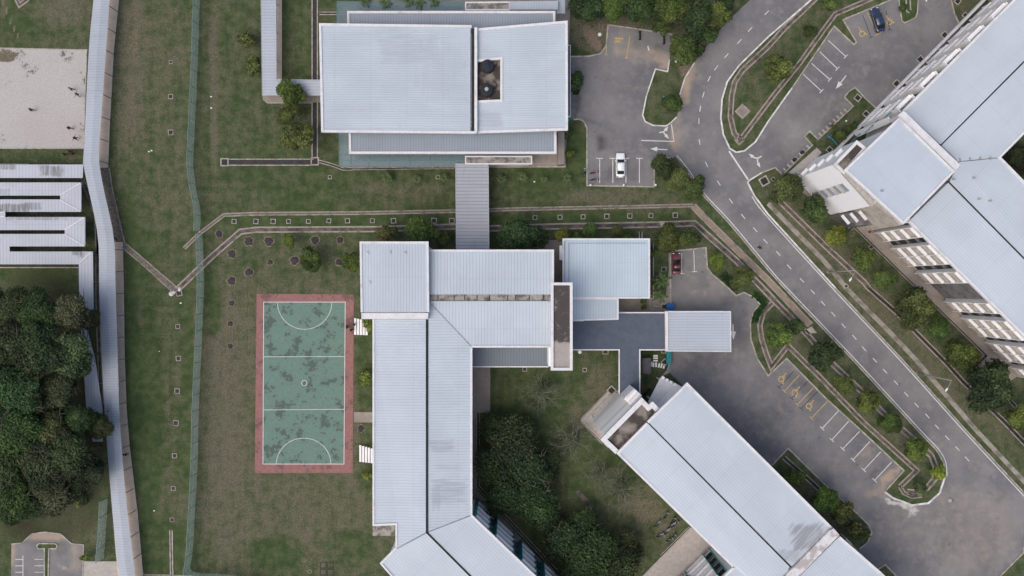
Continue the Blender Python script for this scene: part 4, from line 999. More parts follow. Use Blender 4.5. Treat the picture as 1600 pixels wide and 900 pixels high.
roof(G, [(965, 708.5, 13.0), (1011.5, 661, 13.4), (1234, 886, 13.4), (1200, 930, 13.3), (1147, 886, 13.0)], 'r_d2', rim=0.42, rim_edges=[[(1011, 661.5, 13.4), (965.5, 708, 13.0), (1147, 886, 13.0)]])
roof(G, [(1147.5, 886.5, 13.0), (1199, 887, 13.3), (1232, 888, 13.4), (1215, 1060, 13), (1010, 1060, 13), (1030, 1000, 13)], 'r_d1', rim=0.42, rim_edges=[[(1147, 886, 13), (1030, 1000, 13)]])
gutter(G, (1012, 660), (1237, 887), 13.35, .30)
mb = MB(); mb.prism([W2(1297, 829, 14), W2(1303, 826, 14), W2(1312, 836, 14), W2(1228, 922, 14), W2(1130, 1020, 14), W2(1118, 1012, 14)], 12.6, 13.9); part('cross_parapet', mb, stained('parapet_streaked', (.55, .54, .54), (.68, .67, .68), (.30, .25, .235), .3, (.48, .56), .5, .7), G)
roof(G, [(1311, 839), (1375, 895), (1450, 965), (1360, 1060), (1220, 1060), (1180, 1010), (1228, 922)], 'r_d2', 13.3, rim=0.42, rim_edges=[[(1311, 839), (1375, 895), (1450, 965)]])
mb = MB(); mb.prism([W2(1314, 834, 12.5), W2(1322, 840, 12.5), W2(1364, 884, 12.5), W2(1356, 884, 12.5)], 11.9, 12.5); part('side_gutter', mb, M['mould_light'], G)
# G NW end: flat mouldy roof, white frames, curved canopy
mb = MB(); zt = 12.2
fl = [(1001, 629), (1012, 638), (1018, 634), (1025, 641), (965, 704), (946, 687)]
mb.prism(inset([W2(*p, zt) for p in fl], .12), 0, zt - .4); part('end_wall', mb, M['white'], G)
roof(G, fl, 'mould_roof', zt, .35, 0)
mb = MB(); mb.ribbon([W(*p, zt) for p in [(1026, 640), (1019, 632), (1012.5, 637), (1002, 626), (943, 686), (964, 706)]], .85, -.5, .45); part('end_parapet', mb, M['fascia'], G)
mb = MB()
mb.prism([W2(975, 623, 10), W2(991, 607, 10), W2(1003, 618, 10), W2(987, 635, 10)], 0, 10); part('stair_wall', mb, M['white'], G)
mb = MB()
for i in range(3): mb.ribbon([W(978 + i * 4.5, 622 + i * 4.2 + 1, 10), W(991 + i * 4.5, 609 + i * 4.2, 10)], .18, -.1, .22)
part('stair_beam', mb, M['fascia'], G)
mb = MB(); steps = 9; pa = [W(972, 620, 0), W(928, 662, 0)]; pb = [W(986, 634, 0), W(938, 680, 0)]
for i in range(steps):
    t0, t1 = i / steps, (i + 1) / steps
    z0_, z1_ = 10.2 - 5.2 * t0 ** 2.0, 10.2 - 5.2 * t1 ** 2.0
A0, A1 = (987, 635), (943, 680); B0, B1 = (968, 616), (925, 656)
n_ = 8; vs = []; 
for i in range(n_ + 1):
    t = i / n_; z = 10.5 - 3.6 * t - 2.0 * t * t
    for (p, q) in ((A0, A1),):
        v0 = W(p[0] + (B0[0] - A0[0]) * t, p[1] + (B0[1] - A0[1]) * t, z); v1 = W(q[0] + (B1[0] - A1[0]) * t, q[1] + (B1[1] - A1[1]) * t, z)
        vs += [v0, v1, v0 - Vector((0, 0, .15)), v1 - Vector((0, 0, .15))]
fs = []
for i in range(n_):
    k = 4 * i
    fs += [(k, k + 1, k + 5, k + 4), (k + 3, k + 2, k + 6, k + 7), (k, k + 4, k + 6, k + 2), (k + 5, k + 1, k + 3, k + 7)]
fs += [(1, 0, 2, 3), (4 * n_, 4 * n_ + 1, 4 * n_ + 3, 4 * n_ + 2)]
mb.add(vs, fs); part('curved_canopy', mb, roof_metal('curved_sheet', 45, 1.2, col=(.66, .66, .67), line=.35, stain=.15), G)
mb = MB()
for t in (0.05, .95):
    p = W(B0[0] + (B1[0] - B0[0]) * t + 2, B0[1] + (B1[1] - B0[1]) * t + 2, 5); mb.tube([(p.x, p.y, 0), (p.x, p.y, 5.0)], .12, 8)
part('canopy_post', mb, M['white'], G)
# paved entrance ramp roof on the NE end
mb = MB(); mb.prism([W2(1013, 628, 5), W2(1032, 590, 5), W2(1040, 592, 5), W2(1063, 606, 5), W2(1027, 642, 5)], 4.7, 5.0); part('entrance_slab', mb, plain('pale_slab', (.60, .59, .60), .8, .08), G)
mb = MB()
for i in range(5): mb.box(W(1036 + i * 6, 590 + i * 3.5, 5.0), (.5, .45, .45), -.5)
part('slab_edge_block', mb, M['white'], G)
for x, y in ((1034, 595), (1058, 607), (1018, 625)):
    mb = MB(); p = W(x, y, 5); mb.tube([(p.x, p.y, 0), (p.x, p.y, 4.7)], .15, 8); part('column', mb, M['white'], G)
mb = MB(); mb.box(W(1010, 612) + Vector((0, 0, .5)), (.3, 1.6, 1.0), -.75); part('dark_sign_board', mb, M['dark'], G)
# NW facade of the SW wing of G
a = W(1140, 898, ZG); b = W(1041, 995, ZG); a.z = b.z = 0
facade(G, a, b, 0.8, 12.4, 4, [(1.6, 'slot'), (4.6, 'cell'), (1.5, 'slot'), (4.8, 'cell'), (1.6, 'slot'), (4.6, 'cell')], 'teal', 'white', depth=1.1, panel_m='white', fin_d=1.0)

# --- H north-east block
ZH = 15.5
Hh = thing('north_east_building', 'huge diagonal grey-roofed block with white sunshade facades and an inner court, at the right edge', 'building', W(1480, 240))
def Hwall(pts, ins, z=ZH, nm='wall'):
    mb = MB(); mb.prism(inset([W2(*p, z) for p in pts], ins), 0, z - .45); part(nm, mb, M['white'], Hh)
Hwall([(1412, 172), (1650, -68), (1760, 40), (1562, 246), (1500, 262), (1480, 285), (1420, 345), (1380, 290)], .9)
Hwall([(1420, 345), (1500, 255), (1560, 246), (1760, 450), (1680, 605)], .9)
roof(Hh, [(1412, 173, 15.2), (1652, -67, 15.2), (1702, -8, 15.6), (1470, 225.5, 15.6)], 'r_d1', rim=.4, rim_edges=[[(1412, 173, 15.2), (1652, -67, 15.2)]])
roof(Hh, [(1471.5, 227, 15.6), (1704, -6, 15.6), (1760, 45, 15.2), (1561, 246, 15.2), (1498, 252, 15.6)], 'r_d1', rim=.4, rim_edges=[[(1760, 45, 15.2), (1561, 246, 15.2), (1760, 448, 15.2)]])
roof(Hh, [(1499, 253, 15.6), (1560, 247, 15.2), (1760, 450, 15.2), (1700, 503, 15.6), (1484, 284, 15.6)], 'r_d2', rim=0)
roof(Hh, [(1481.5, 285.5, 15.6), (1698, 505, 15.6), (1680, 604, 15.2), (1420.5, 345.5, 15.2)], 'r_d2', rim=.4, rim_edges=[[(1680, 604, 15.2), (1420.5, 345.5, 15.2)]])
gutter(Hh, (1470, 227), (1702, -7), 15.5, .40)
gutter(Hh, (1482, 284), (1700, 505), 15.5, .55)
# taller corner block
Hwall([(1336, 252), (1404, 184), (1490, 268), (1425, 334)], .8, 18.3, 'corner_wall')
roof(Hh, [(1319, 266), (1404.5, 184), (1491, 268), (1411, 350)], roof_metal('roof_h5', 45, .5, seed=120, stain=.14, line=.06, col=(.50, .555, .645)), 18.5, rim=.4)
mb = MB(); mb.prism([W2(1402, 181, 18), W2(1411, 173, 18), W2(1499, 258, 18), W2(1492, 267, 18)], 15.0, 18.2); part('parapet', mb, M['fascia'], Hh)
# white stair tower
mb = MB(); mb.prism([W2(1302, 257, 17.6), W2(1338, 220, 17.6), W2(1352, 232, 17.6), W2(1400, 290, 17.6), W2(1364, 321, 17.6)], 0, 17.2); part('tower_wall', mb, plain('tower_white', (.86, .855, .86), .6, .03), Hh)
roof(Hh, [(1302, 257), (1338, 220), (1353, 232), (1318, 272)], 'mould_roof', 17.6, .4, .5, .25, name='tower_roof')
mb = MB(); mb.ribbon([W(1318, 268, 17.6), W(1364, 319, 17.6)], .8, -.4, .12); part('tower_ledge', mb, M['pale_concrete'], Hh)
# window band on the tower's SW face
ta, tb = W(1302, 257, 17.6), W(1364, 321, 17.6); ta.z = tb.z = 0
td = (tb - ta).normalized(); tn = Vector((td.y, -td.x, 0))
if tn.dot(Vector((-1, -1, 0))) < 0: tn = -tn
rzt = math.atan2(td.y, td.x)
for i in range(5):
    for f in range(1):
        mb = MB(); c = ta + td * ((tb - ta).length * .50) + tn * .05 + Vector((0, 0, 2.6 + i * 2.9)); mb.box(c, (1.7, .12, 1.5), rzt); w = part('window', mb, plain('grey_glass', (.30, .34, .38), .3, .2) if i == 0 else bpy.data.materials['grey_glass'], Hh)
        mb = MB(); mb.box(c + Vector((0, 0, -1.0)) + tn * .12, (1.8, .3, .35), rzt); part('sill', mb, M['beige'], w)
# round vents on the NW white wall
ua, ub = W(1302, 257, 17.6), W(1338, 220, 17.6); ua.z = ub.z = 0
ud = (ub - ua).normalized(); un = Vector((-ud.y, ud.x, 0)); rzu = math.atan2(ud.y, ud.x)
for i in range(5):
    mb = MB(); c = ua + ud * (1.0 + .55 * i) + un * .25 + Vector((0, 0, 3.0 + i * 2.9)); mb.box(c, (1.5, .5, .5), rzu); mb.box(c + Vector((0, 0, -.5)), (1.1, .1, .4), rzu, 1)
    part('wall_vent', mb, [M['white'], M['metal']], Hh)
# facades
def shift(px, z=ZH):
    v = W(*px, z); v.z = 0; return v
# SW facade
a, b = shift((1420.5, 345.5), 15.2), shift((1680, 604), 15.2)
fd = (b - a).normalized(); fn = Vector((fd.y, -fd.x, 0)); 
off = fn * -0.60
bays = [(1.2, 'slot'), (2.3, 'cell'), (1.9, 'slot'), (2.3, 'cell'), (2.3, 'cell'), (1.9, 'slot'), (2.6, 'cell'), (5.0, 'gap'), (2.4, 'cell'), (1.9, 'slot'), (2.3, 'cell'), (2.3, 'cell'), (1.9, 'slot'), (2.3, 'cell'), (2.3, 'cell'), (1.9, 'slot'), (2.4, 'cell')]
s = 0.0; run = []; start = 0.0
a0 = a + off
for L, k in bays + [(0, 'gap')]:
    if k == 'gap':
        if run:
            p = a0 + fd * start
            facade(Hh, p, p + fd * 30, 0.8, 14.9, 4, run, 'white', 'white', depth=1.25)
        s += L; start = s; run = []
    else:
        run.append((L, k)); s += L
mb = MB(); c = a0 + fd * 17.0 + fn * .05 + Vector((0, 0, 7.5)); mb.box(c, (4.4, .1, 14), math.atan2(fd.y, fd.x)); part('stairwell_screen', mb, M['stair_grey'], Hh)
mb = MB(); pts = [a0 + fd * 44 + fn * .3, a0 + fd * 60 + fn * .3]
mb.ribbon([pts[0], pts[1]], 5.0, 0, 4.0); part('plinth_wall', mb, M['white'], Hh)
# NW facade: bands of white panels with dark glass
a, b = shift((1652, -67), 15.2), shift((1366, 219), 15.2)
gd = (b - a).normalized(); gn = Vector((gd.y, -gd.x, 0)); a1 = a - gn * .60
facade(Hh, a1, b, 1.0, 14.8, 4, [(3.4, 'cell'), (2.2, 'slot')] * 7, 'white', 'white', depth=1.5, panel_m='white')
mb = MB(); mb.ribbon([a1 + gd * .2 + gn * 1.9, b + gn * .9], .5, 0, .9); part('low_wall', mb, M['fascia'], Hh)
# teal beams and end bay near the tower
for i in range(3):
    mb = MB(); c0 = b - gd * (1.5 + 2.6 * i) + gn * .9 + Vector((0, 0, 6 + 3.2 * i)); mb.box(c0, (3.4, .14, .14), math.atan2(gd.y, gd.x)); part('teal_beam', mb, M['teal'], Hh)
# SW podium of the corner block: ribbed ramps
mb = MB()
c_ = shift((1395, 352), 15.5)
for i in range(3):
    p = W(1321 + i * 13.5, 343 - i * 3.2, 6 + i * 1.0); mb.box(p, (2.0, .5, .25), R(-50))
part('stair_canopy', mb, M['fascia'], Hh)
mb = MB(); mb.prism([W2(1312, 334, 5), W2(1352, 326, 5), W2(1395, 350, 5), W2(1340, 352, 5)], 0, 4.6); part('stair_block', mb, M['stair_grey'], Hh)
mb = MB(); mb.prism([W2(1368, 318, 14), W2(1398, 340, 14), W2(1410, 352, 14), W2(1420, 345, 14), W2(1390, 300, 14)], 0, 13.2); part('corner_infill', mb, M['beige'], Hh)
mb = MB()
for px_ in ((1522, 278), (1530, 311), (1547, 314), (1490, 280), (1378, 298)):
    mb = MB(); zz = 18.6 if px_[0] < 1400 else 15.7; mb.box(W(*px_, zz), (.5, .3, .25)); part('roof_vent', mb, M['metal'], Hh)
for i in range(4):
    mb = MB(); mb.box(W(1500 + i * 16, 249 - i * .6, 15.65), (.2, .5, .15)); part('roof_vent', mb, M['metal'], Hh)

# --- covered walkways on the west
M['post_grey'] = plain('post_grey', (.16, .165, .17), .6, .1)
def walkway_roof(name, label, L_, R_, z, mat, group=None):
    n_ = 40
    def resample(p):
        p = smooth_pts(p, 6) if len(p) > 4 else p
        d = [0]
        for i in range(1, len(p)): d.append(d[-1] + math.dist(p[i], p[i - 1]))
        t = np.linspace(0, d[-1], n_); return list(zip(np.interp(t, d, [q[0] for q in p]), np.interp(t, d, [q[1] for q in p])))
    l, r = resample(L_), resample(R_)
    t = thing(name, label, 'covered walkway', W(*l[n_ // 2]), group)
    mb = MB(); mid = [((a[0] + b[0]) / 2, (a[1] + b[1]) / 2) for a, b in zip(l, r)]
    vs = []
    for a, m_, b in zip(l, mid, r):
        vs += [W(*a, z - .12), W(*m_, z + .12), W(*b, z - .12), W(*b, z - .24), W(*a, z - .24)]
    fs = []
    for i in range(n_ - 1):
        k = 5 * i
        for j in range(5): fs.append((k + j, k + 5 + j, k + 5 + (j + 1) % 5, k + (j + 1) % 5))
    fs += [(4, 3, 2, 1, 0), tuple(5 * (n_ - 1) + j for j in range(5))]
    mb.add(vs, [f[::-1] for f in fs]); part('roof', mb, M[mat], t)
    for k in range(-1, 27):
        y = 9 + k * 34.6
        for e, f_ in ((l, .06), (r, .02)):
            ys = [q[1] for q in e]; x = float(np.interp(y, ys, [q[0] for q in e])); xm = float(np.interp(y, [q[1] for q in mid], [q[0] for q in mid]))
            p = W(x * (1 - f_) + xm * f_, y, z); mb = MB(); mb.tube([(p.x, p.y, 0.0), (p.x, p.y, z - .2)], .075, 6); part('post', mb, M['post_grey'], t)
    return t
WL = [(150, -60), (146, 0), (139, 75), (131.5, 225), (130, 258), (137, 290), (153, 370), (155, 450), (159, 560), (162, 620), (169, 720), (181, 860), (187, 900), (194, 960)]
WR = [(175, -60), (171, 0), (166, 75), (157, 200), (154.5, 250), (163, 300), (178, 372), (180.5, 450), (184, 560), (186.5, 640), (195, 760), (210, 890), (218, 960)]
walkway_roof('covered_walkway', 'long bending light-grey ribbed roof over the walkway running down the left side', WL, WR, 3.2, 'r_walk')
J = thing('covered_walkway', 'L-shaped ribbed walkway roof leading to the west side of the hall', 'covered walkway', W(425, 60))
roof(J, [(407, -60), (431, -60), (432, 124), (502, 125), (502, 149), (410, 149)], roof_metal('roof_j', 0, .55, col=(.42, .455, .53), line=.35, stain=.5, seed=140), 3.3, .15, .1, .05, 'metal')
for x, y in ((411, 0), (411, 45), (411, 90), (411, 143), (428, 0), (428, 45), (428, 90), (460, 129), (460, 144), (490, 129), (490, 144)):
    mb = MB(); p = W(x, y, 3.3); mb.tube([(p.x, p.y, 0), (p.x, p.y, 3.1)], .06, 6); part('post', mb, M['metal'], J)
PAV = roof_metal('roof_pavilion_stained', 90, 0.6, col=(.455, .485, .55), line=.25, stain=.35, seed=45, dark=(.15, .15, .155), spots=[(80, 267, 24, 12, .9, 0), (10, 260, 20, 6, .7, 0), (20, 325, 34, 9, .95, 0), (48, 322, 24, 8, .7, 0), (120, 395, 10, 5, .8, 0), (126, 398, 8, 6, .6, 0), (0, 300, 20, 7, .4, 0), (60, 341, 60, 4, .6, 0)], z=3)
def pav(label, polys, z, ridges, posts):
    t = thing('pavilion_roof', label, 'covered walkway', W(60, (polys[0][0][1] + polys[0][2][1]) / 2), 'stacked low roofs at the left edge')
    for q in polys: roof(t, q, PAV, z, .14, 0)
    mb = MB()
    for a, b in ridges: mb.ribbon([W(*a, z), W(*b, z)], .16, -.02, .10)
    if ridges: part('hip_cap', mb, M['fascia'], t)
    for x, y in posts:
        mb = MB(); p = W(x, y, z); mb.tube([(p.x, p.y, 0), (p.x, p.y, z - .13)], .06, 6); part('post', mb, M['metal'], t)
pav('straight low roof, topmost of the stacked roofs at the left edge', [[(-60, 257), (130, 257), (129, 278), (-60, 278)]], 3.0, [], [(10, 261), (60, 261), (110, 261), (10, 274), (60, 274), (110, 274)])
pav('upper U-shaped low roof with a mitred right end, stained along its lower arm', [[(-60, 285), (127, 285), (127, 331), (-60, 331), (-60, 311.5), (94, 311.5), (94, 305.5), (-60, 305.5)], [(-60, 331), (8, 331), (8, 339), (-60, 339)]], 3.0, [((94.5, 305), (126, 286)), ((94.5, 312), (126, 330)), ((-22, 334), (8, 331))], [(10, 289), (60, 289), (120, 289), (10, 327), (60, 327), (120, 327)])
pav('lower U-shaped low roof with a mitred right end', [[(-60, 339), (133, 339), (133, 385), (-60, 385), (-60, 365.5), (101, 365.5), (101, 359.5), (-60, 359.5)], [(-60, 385), (15, 385), (15, 393), (-60, 393)]], 3.0, [((101.5, 359), (132, 340)), ((101.5, 366), (132, 384)), ((-25, 340), (8, 338))], [(10, 343), (60, 343), (126, 343), (10, 381), (60, 381), (126, 381)])
pav('bottommost low roof turning down beside the trees', [[(-60, 393), (145, 393), (146, 480), (137, 520), (148, 560), (160, 640), (160, 690), (145, 690), (135, 640), (124, 480), (123, 413), (-60, 413)]], 2.9, [((124, 412), (143, 394))], [(10, 397), (60, 397), (140, 397), (10, 409), (60, 409), (128, 440), (128, 470), (142, 470), (142, 440), (152, 600), (138, 600)])
mb = MB(); mb.prism([W2(-60, 256), W2(125, 256), W2(128, 417), W2(-60, 417)], 0.0, .03); struct('paved_court', mb, plain('dark_turf', (.05, .052, .036), .95, .4))
strip_obj('kerb', [[(-60, 418), (123, 418)], [(-60, 256.5), (45, 256.5)]], .18, 0, .08, M['kerb'])

# windows on the plain walls (seen only from the side)
def windows(parent, a, b, z, ins, floors, zb=1.0, fh=3.1, w=1.8, gap=1.5):
    a, b = W(*a, z), W(*b, z); a.z = b.z = 0
    d = (b - a).normalized(); n = Vector((d.y, -d.x, 0)); L = (b - a).length; rz = math.atan2(d.y, d.x)
    k = max(1, int((L - 2.5) / (w + gap))); st = (L - k * (w + gap) + gap) / 2
    for f in range(floors):
        mb = MB()
        for i in range(k):
            c = a + d * (st + i * (w + gap) + w / 2) - n * (ins - .02) + Vector((0, 0, zb + f * fh + .9)); mb.box(c, (w, .12, 1.3), rz, 0)
            mb.box(c + Vector((0, 0, -.74)) + n * .1, (w + .2, .3, .1), rz, 1); mb.box(c + n * .05, (.06, .1, 1.3), rz, 1)
        part('window_row', mb, [M['glass'], M['white']], parent)
windows(G, (965, 708), (1140, 879), 13.2, .7, 4)
windows(G, (1310, 828), (1076, 603), 13.2, .7, 4)
windows(Cb, (583, 815), (583, 500), 13, .7, 4) if False else windows(Cb, (583, 500), (583, 815), 13, .7, 4)
windows(Cb, (737, 800), (737, 575), 13, .7, 4)
windows(Cb, (864, 390), (672, 390), 13, .5, 4)
windows(Cb, (668, 378), (563, 378), 14.4, .5, 4)
windows(D, (1015, 373), (880, 373), 8.6, .5, 2); windows(D, (1015, 466), (1015, 373), 8.6, .5, 2)
windows(A, (858, 225), (560, 225), 7.4, -.08, 2) if False else windows(A, (560, 225), (858, 225), 7.4, .1, 2)
# ------------------------------------------------------------------ trees
def crown_mesh(name, n_leaf, lobes, leaf, seed, flat=0.75, wild=.12):
    r = np.random.RandomState(seed)
    L = []
    for i in range(lobes):
        a = r.uniform(0, 2 * np.pi); rad = math.sqrt(r.uniform(0, 1)) * 0.62; z = r.uniform(-.5, .7) * (1 - rad * .8)
        L.append((rad * math.cos(a), rad * math.sin(a), z, r.uniform(.22, .42), r.uniform(.55, 1.45)))
    L.append((0, 0, 0.1, .55, 1.0))
    w = np.array([l[3] ** 2 for l in L]); w /= w.sum()
    idx = r.choice(len(L), n_leaf, p=w); La = np.array(L)[idx]
    d = r.normal(size=(n_leaf, 3)); d /= np.linalg.norm(d, axis=1)[:, None]
    d[:, 2] = np.where(r.rand(n_leaf) < .6, np.abs(d[:, 2]), d[:, 2])
    rr = La[:, 3] * (r.uniform(.55, 1.0, n_leaf) ** .5) * (1 + wild * r.normal(size=n_leaf))
    c = La[:, :3] + d * rr[:, None]
    c[:, 2] *= flat
    nrm = d + .55 * r.normal(size=(n_leaf, 3)) + np.array([0, 0, .45]); nrm /= np.linalg.norm(nrm, axis=1)[:, None]
    u = np.cross(nrm, r.normal(size=(n_leaf, 3))); u /= np.linalg.norm(u, axis=1)[:, None]
    v = np.cross(nrm, u); s = leaf * r.uniform(.6, 1.35, n_leaf)[:, None]
    q = np.stack([c - u * s, c + v * s * .55, c + u * s, c - v * s * .55], 1).reshape(-1, 3)
    f = np.arange(n_leaf * 4).reshape(-1, 4)
    me = bpy.data.meshes.new(name); me.from_pydata(q.tolist(), [], f.tolist())
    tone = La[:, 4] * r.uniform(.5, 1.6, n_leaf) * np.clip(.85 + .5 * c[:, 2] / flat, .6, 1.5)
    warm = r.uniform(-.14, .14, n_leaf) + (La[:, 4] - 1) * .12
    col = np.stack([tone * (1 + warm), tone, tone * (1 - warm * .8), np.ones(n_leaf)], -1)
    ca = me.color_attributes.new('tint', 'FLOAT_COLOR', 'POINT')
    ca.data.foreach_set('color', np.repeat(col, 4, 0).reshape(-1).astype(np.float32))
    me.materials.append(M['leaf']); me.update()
    return me
def trunk_mesh(name, seed, limbs=7, mat='wood', spread=.55, depth=1, th=.06):
    """unit tree: crown centre at z=1 above ground, crown radius 1 -> scaled per tree"""
    r = random.Random(seed); mb = MB()
    mb.tube([(0, 0, 0), (.02, .01, .35), (0, 0, .75), (.02, 0, 1.15)], [th, th * .8, th * .65, th * .3], 8)
    def limb(p, a, l, z, rad, dep):
        q1 = (p[0] + math.cos(a) * l * .45, p[1] + math.sin(a) * l * .45, p[2] + z * .5)
        q2 = (p[0] + math.cos(a + r.uniform(-.3, .3)) * l, p[1] + math.sin(a + r.uniform(-.3, .3)) * l, p[2] + z)
        mb.tube([p, q1, q2], [rad, rad * .7, rad * .3], 5)
        if dep > 0:
            for k in range(4):
                pp = q1 if k < 2 else q2
                limb(pp, a + r.uniform(-1.1, 1.1), l * .62, z * .35 * r.uniform(-.2, 1), rad * .5, dep - 1)
    for i in range(limbs):
        limb((0, 0, r.uniform(.5, .95)), 2 * math.pi * i / limbs + r.uniform(-.3, .3), r.uniform(.5, .8) * spread / .55, r.uniform(.1, .4), th * .5, depth)
    return mesh_from(name, mb, M[mat], smooth=True)
CR = [crown_mesh('crown', 6500, 12, .062, 10 + i) for i in range(5)]
CF = [crown_mesh('crown', 15000, 19, .042, 40 + i, .7) for i in range(4)]
CX = [crown_mesh('crown', 9000, 26, .05, 140 + i, .5, wild=.32) for i in range(3)]
CS = [crown_mesh('crown', 800, 6, .13, 70 + i, .9) for i in range(3)]
CB = [crown_mesh('crown', 1500, 10, .075, 90 + i, .6) for i in range(2)]
TK = [trunk_mesh('trunk', i) for i in range(3)]
TB = [trunk_mesh('trunk', 20 + i, 10, 'pale_bark', .75, 3, .045) for i in range(3)]
GRN = {'mid': (.072, .105, .026), 'dark': (.040, .070, .024), 'light': (.135, .165, .036), 'olive': (.096, .122, .036), 'blue': (.066, .086, .036), 'deep': (.036, .056, .023), 'yellow': (.135, .175, .034)}
def tree(cx, cy, rpx, kind, label, form='R', group=None, hk=1.25, name='tree', jitter=True):
    r0 = rpx / S; h = max(1.0, r0 * hk + .8)
    p = W(cx, cy, h); r = r0 * (1 - h / H)
    col = tuple(c * rnd.uniform(.88, 1.12) for c in GRN[kind])
    t = thing(name, label, 'tree' if name != 'shrub' else 'shrub', (p.x, p.y, 0), group)
    rz = rnd.uniform(0, 6.28)
    cm = rnd.choice({'R': CR, 'F': CF, 'S': CS, 'B': CB, 'X': CX}[form])
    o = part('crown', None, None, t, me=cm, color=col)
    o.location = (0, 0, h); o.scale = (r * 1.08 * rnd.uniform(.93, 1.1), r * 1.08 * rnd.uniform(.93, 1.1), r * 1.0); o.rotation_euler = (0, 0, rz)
    if form != 'S' or name == 'tree':
        o = part('trunk', None, None, t, me=rnd.choice(TK)); o.scale = (r, r, h); o.rotation_euler = (0, 0, rz)
    return t
gf = 'dark woodland trees at the lower left'
FOREST = [(18, 478, 34, 'dark', 'dark tree at the top left of the woodland patch, at the picture edge'), (62, 486, 36, 'dark', 'woodland tree just below the weedy slope under the stacked low roofs'), (112, 492, 34, 'blue', 'woodland tree leaning over the end of the turned-down low roof'), (138, 500, 18, 'blue', 'small woodland tree touching the turned-down low roof'),
          (10, 545, 42, 'deep', 'very dark tree halfway down the woodland edge of the picture'), (62, 548, 42, 'dark', 'broad dark woodland crown in the middle of the upper woodland'), (108, 560, 38, 'blue', 'broad lighter crown facing the roofed walkway, upper half of the woodland'), (30, 612, 44, 'dark', 'wide crown left of the gap in the woodland'), (92, 612, 32, 'blue', 'round crown just above the dark gap in the woodland'),
          (22, 668, 44, 'dark', 'wide woodland crown at the picture edge, level with the court bottom'), (80, 668, 36, 'blue', 'lighter round crown below the dark gap in the woodland'), (120, 660, 30, 'dark', 'dark woodland crown left of the crown that overhangs the walkway roof'), (155, 664, 22, 'blue', 'round crown overhanging the roofed walkway'), (12, 725, 40, 'dark', 'dark crown at the picture edge in the lower woodland'), (62, 722, 40, 'deep', 'very dark crown in the middle of the lower woodland'), (110, 715, 38, 'deep', 'dark crown right beside the walkway in the lower woodland'),
          (143, 735, 24, 'deep', 'narrow dark crown at the foot of the woodland by the walkway'), (30, 780, 36, 'dark', 'low crown at the bottom left of the woodland'), (78, 775, 32, 'blue', 'lighter bushy crown at the bottom of the woodland'), (120, 768, 24, 'dark', 'small crown at the bottom right of the woodland')]
for x, y, r, k, l in FOREST: tree(x, y, r * 1.06, k, l, 'F', gf, 1.9)
gn = 'trees at the top between the hall lot and the road'
for x, y, r, k, l in [(918, 12, 26, 'dark', 'dark tree at the top edge nearest the hall'), (958, 6, 26, 'mid', 'tree at the top edge above the worn yellow parking bay'), (1000, 14, 30, 'dark', 'tree at the top edge right of the worn yellow bay'), (1045, 12, 32, 'mid', 'big tree at the top edge above the two dark bay barriers'), (1090, 28, 32, 'dark', 'big dark tree between the hall lot and the road bend'), (1122, 24, 24, 'mid', 'tree crowding the kerb of the road at the top'),
                     (1102, 52, 20, 'dark', 'smaller dark tree overhanging the road below the top group'), (1068, 76, 27, 'mid', 'rounded tree at the corner of the hall lot'), (1088, 78, 16, 'dark', 'small dark tree at the road edge below the top group'), (1035, 38, 18, 'mid', 'small tree shading the dark bay barriers'), (1135, 8, 18, 'dark', 'tree at the top edge closest to the road')]: tree(x, y, r, k, l, 'R', gn, 1.3)
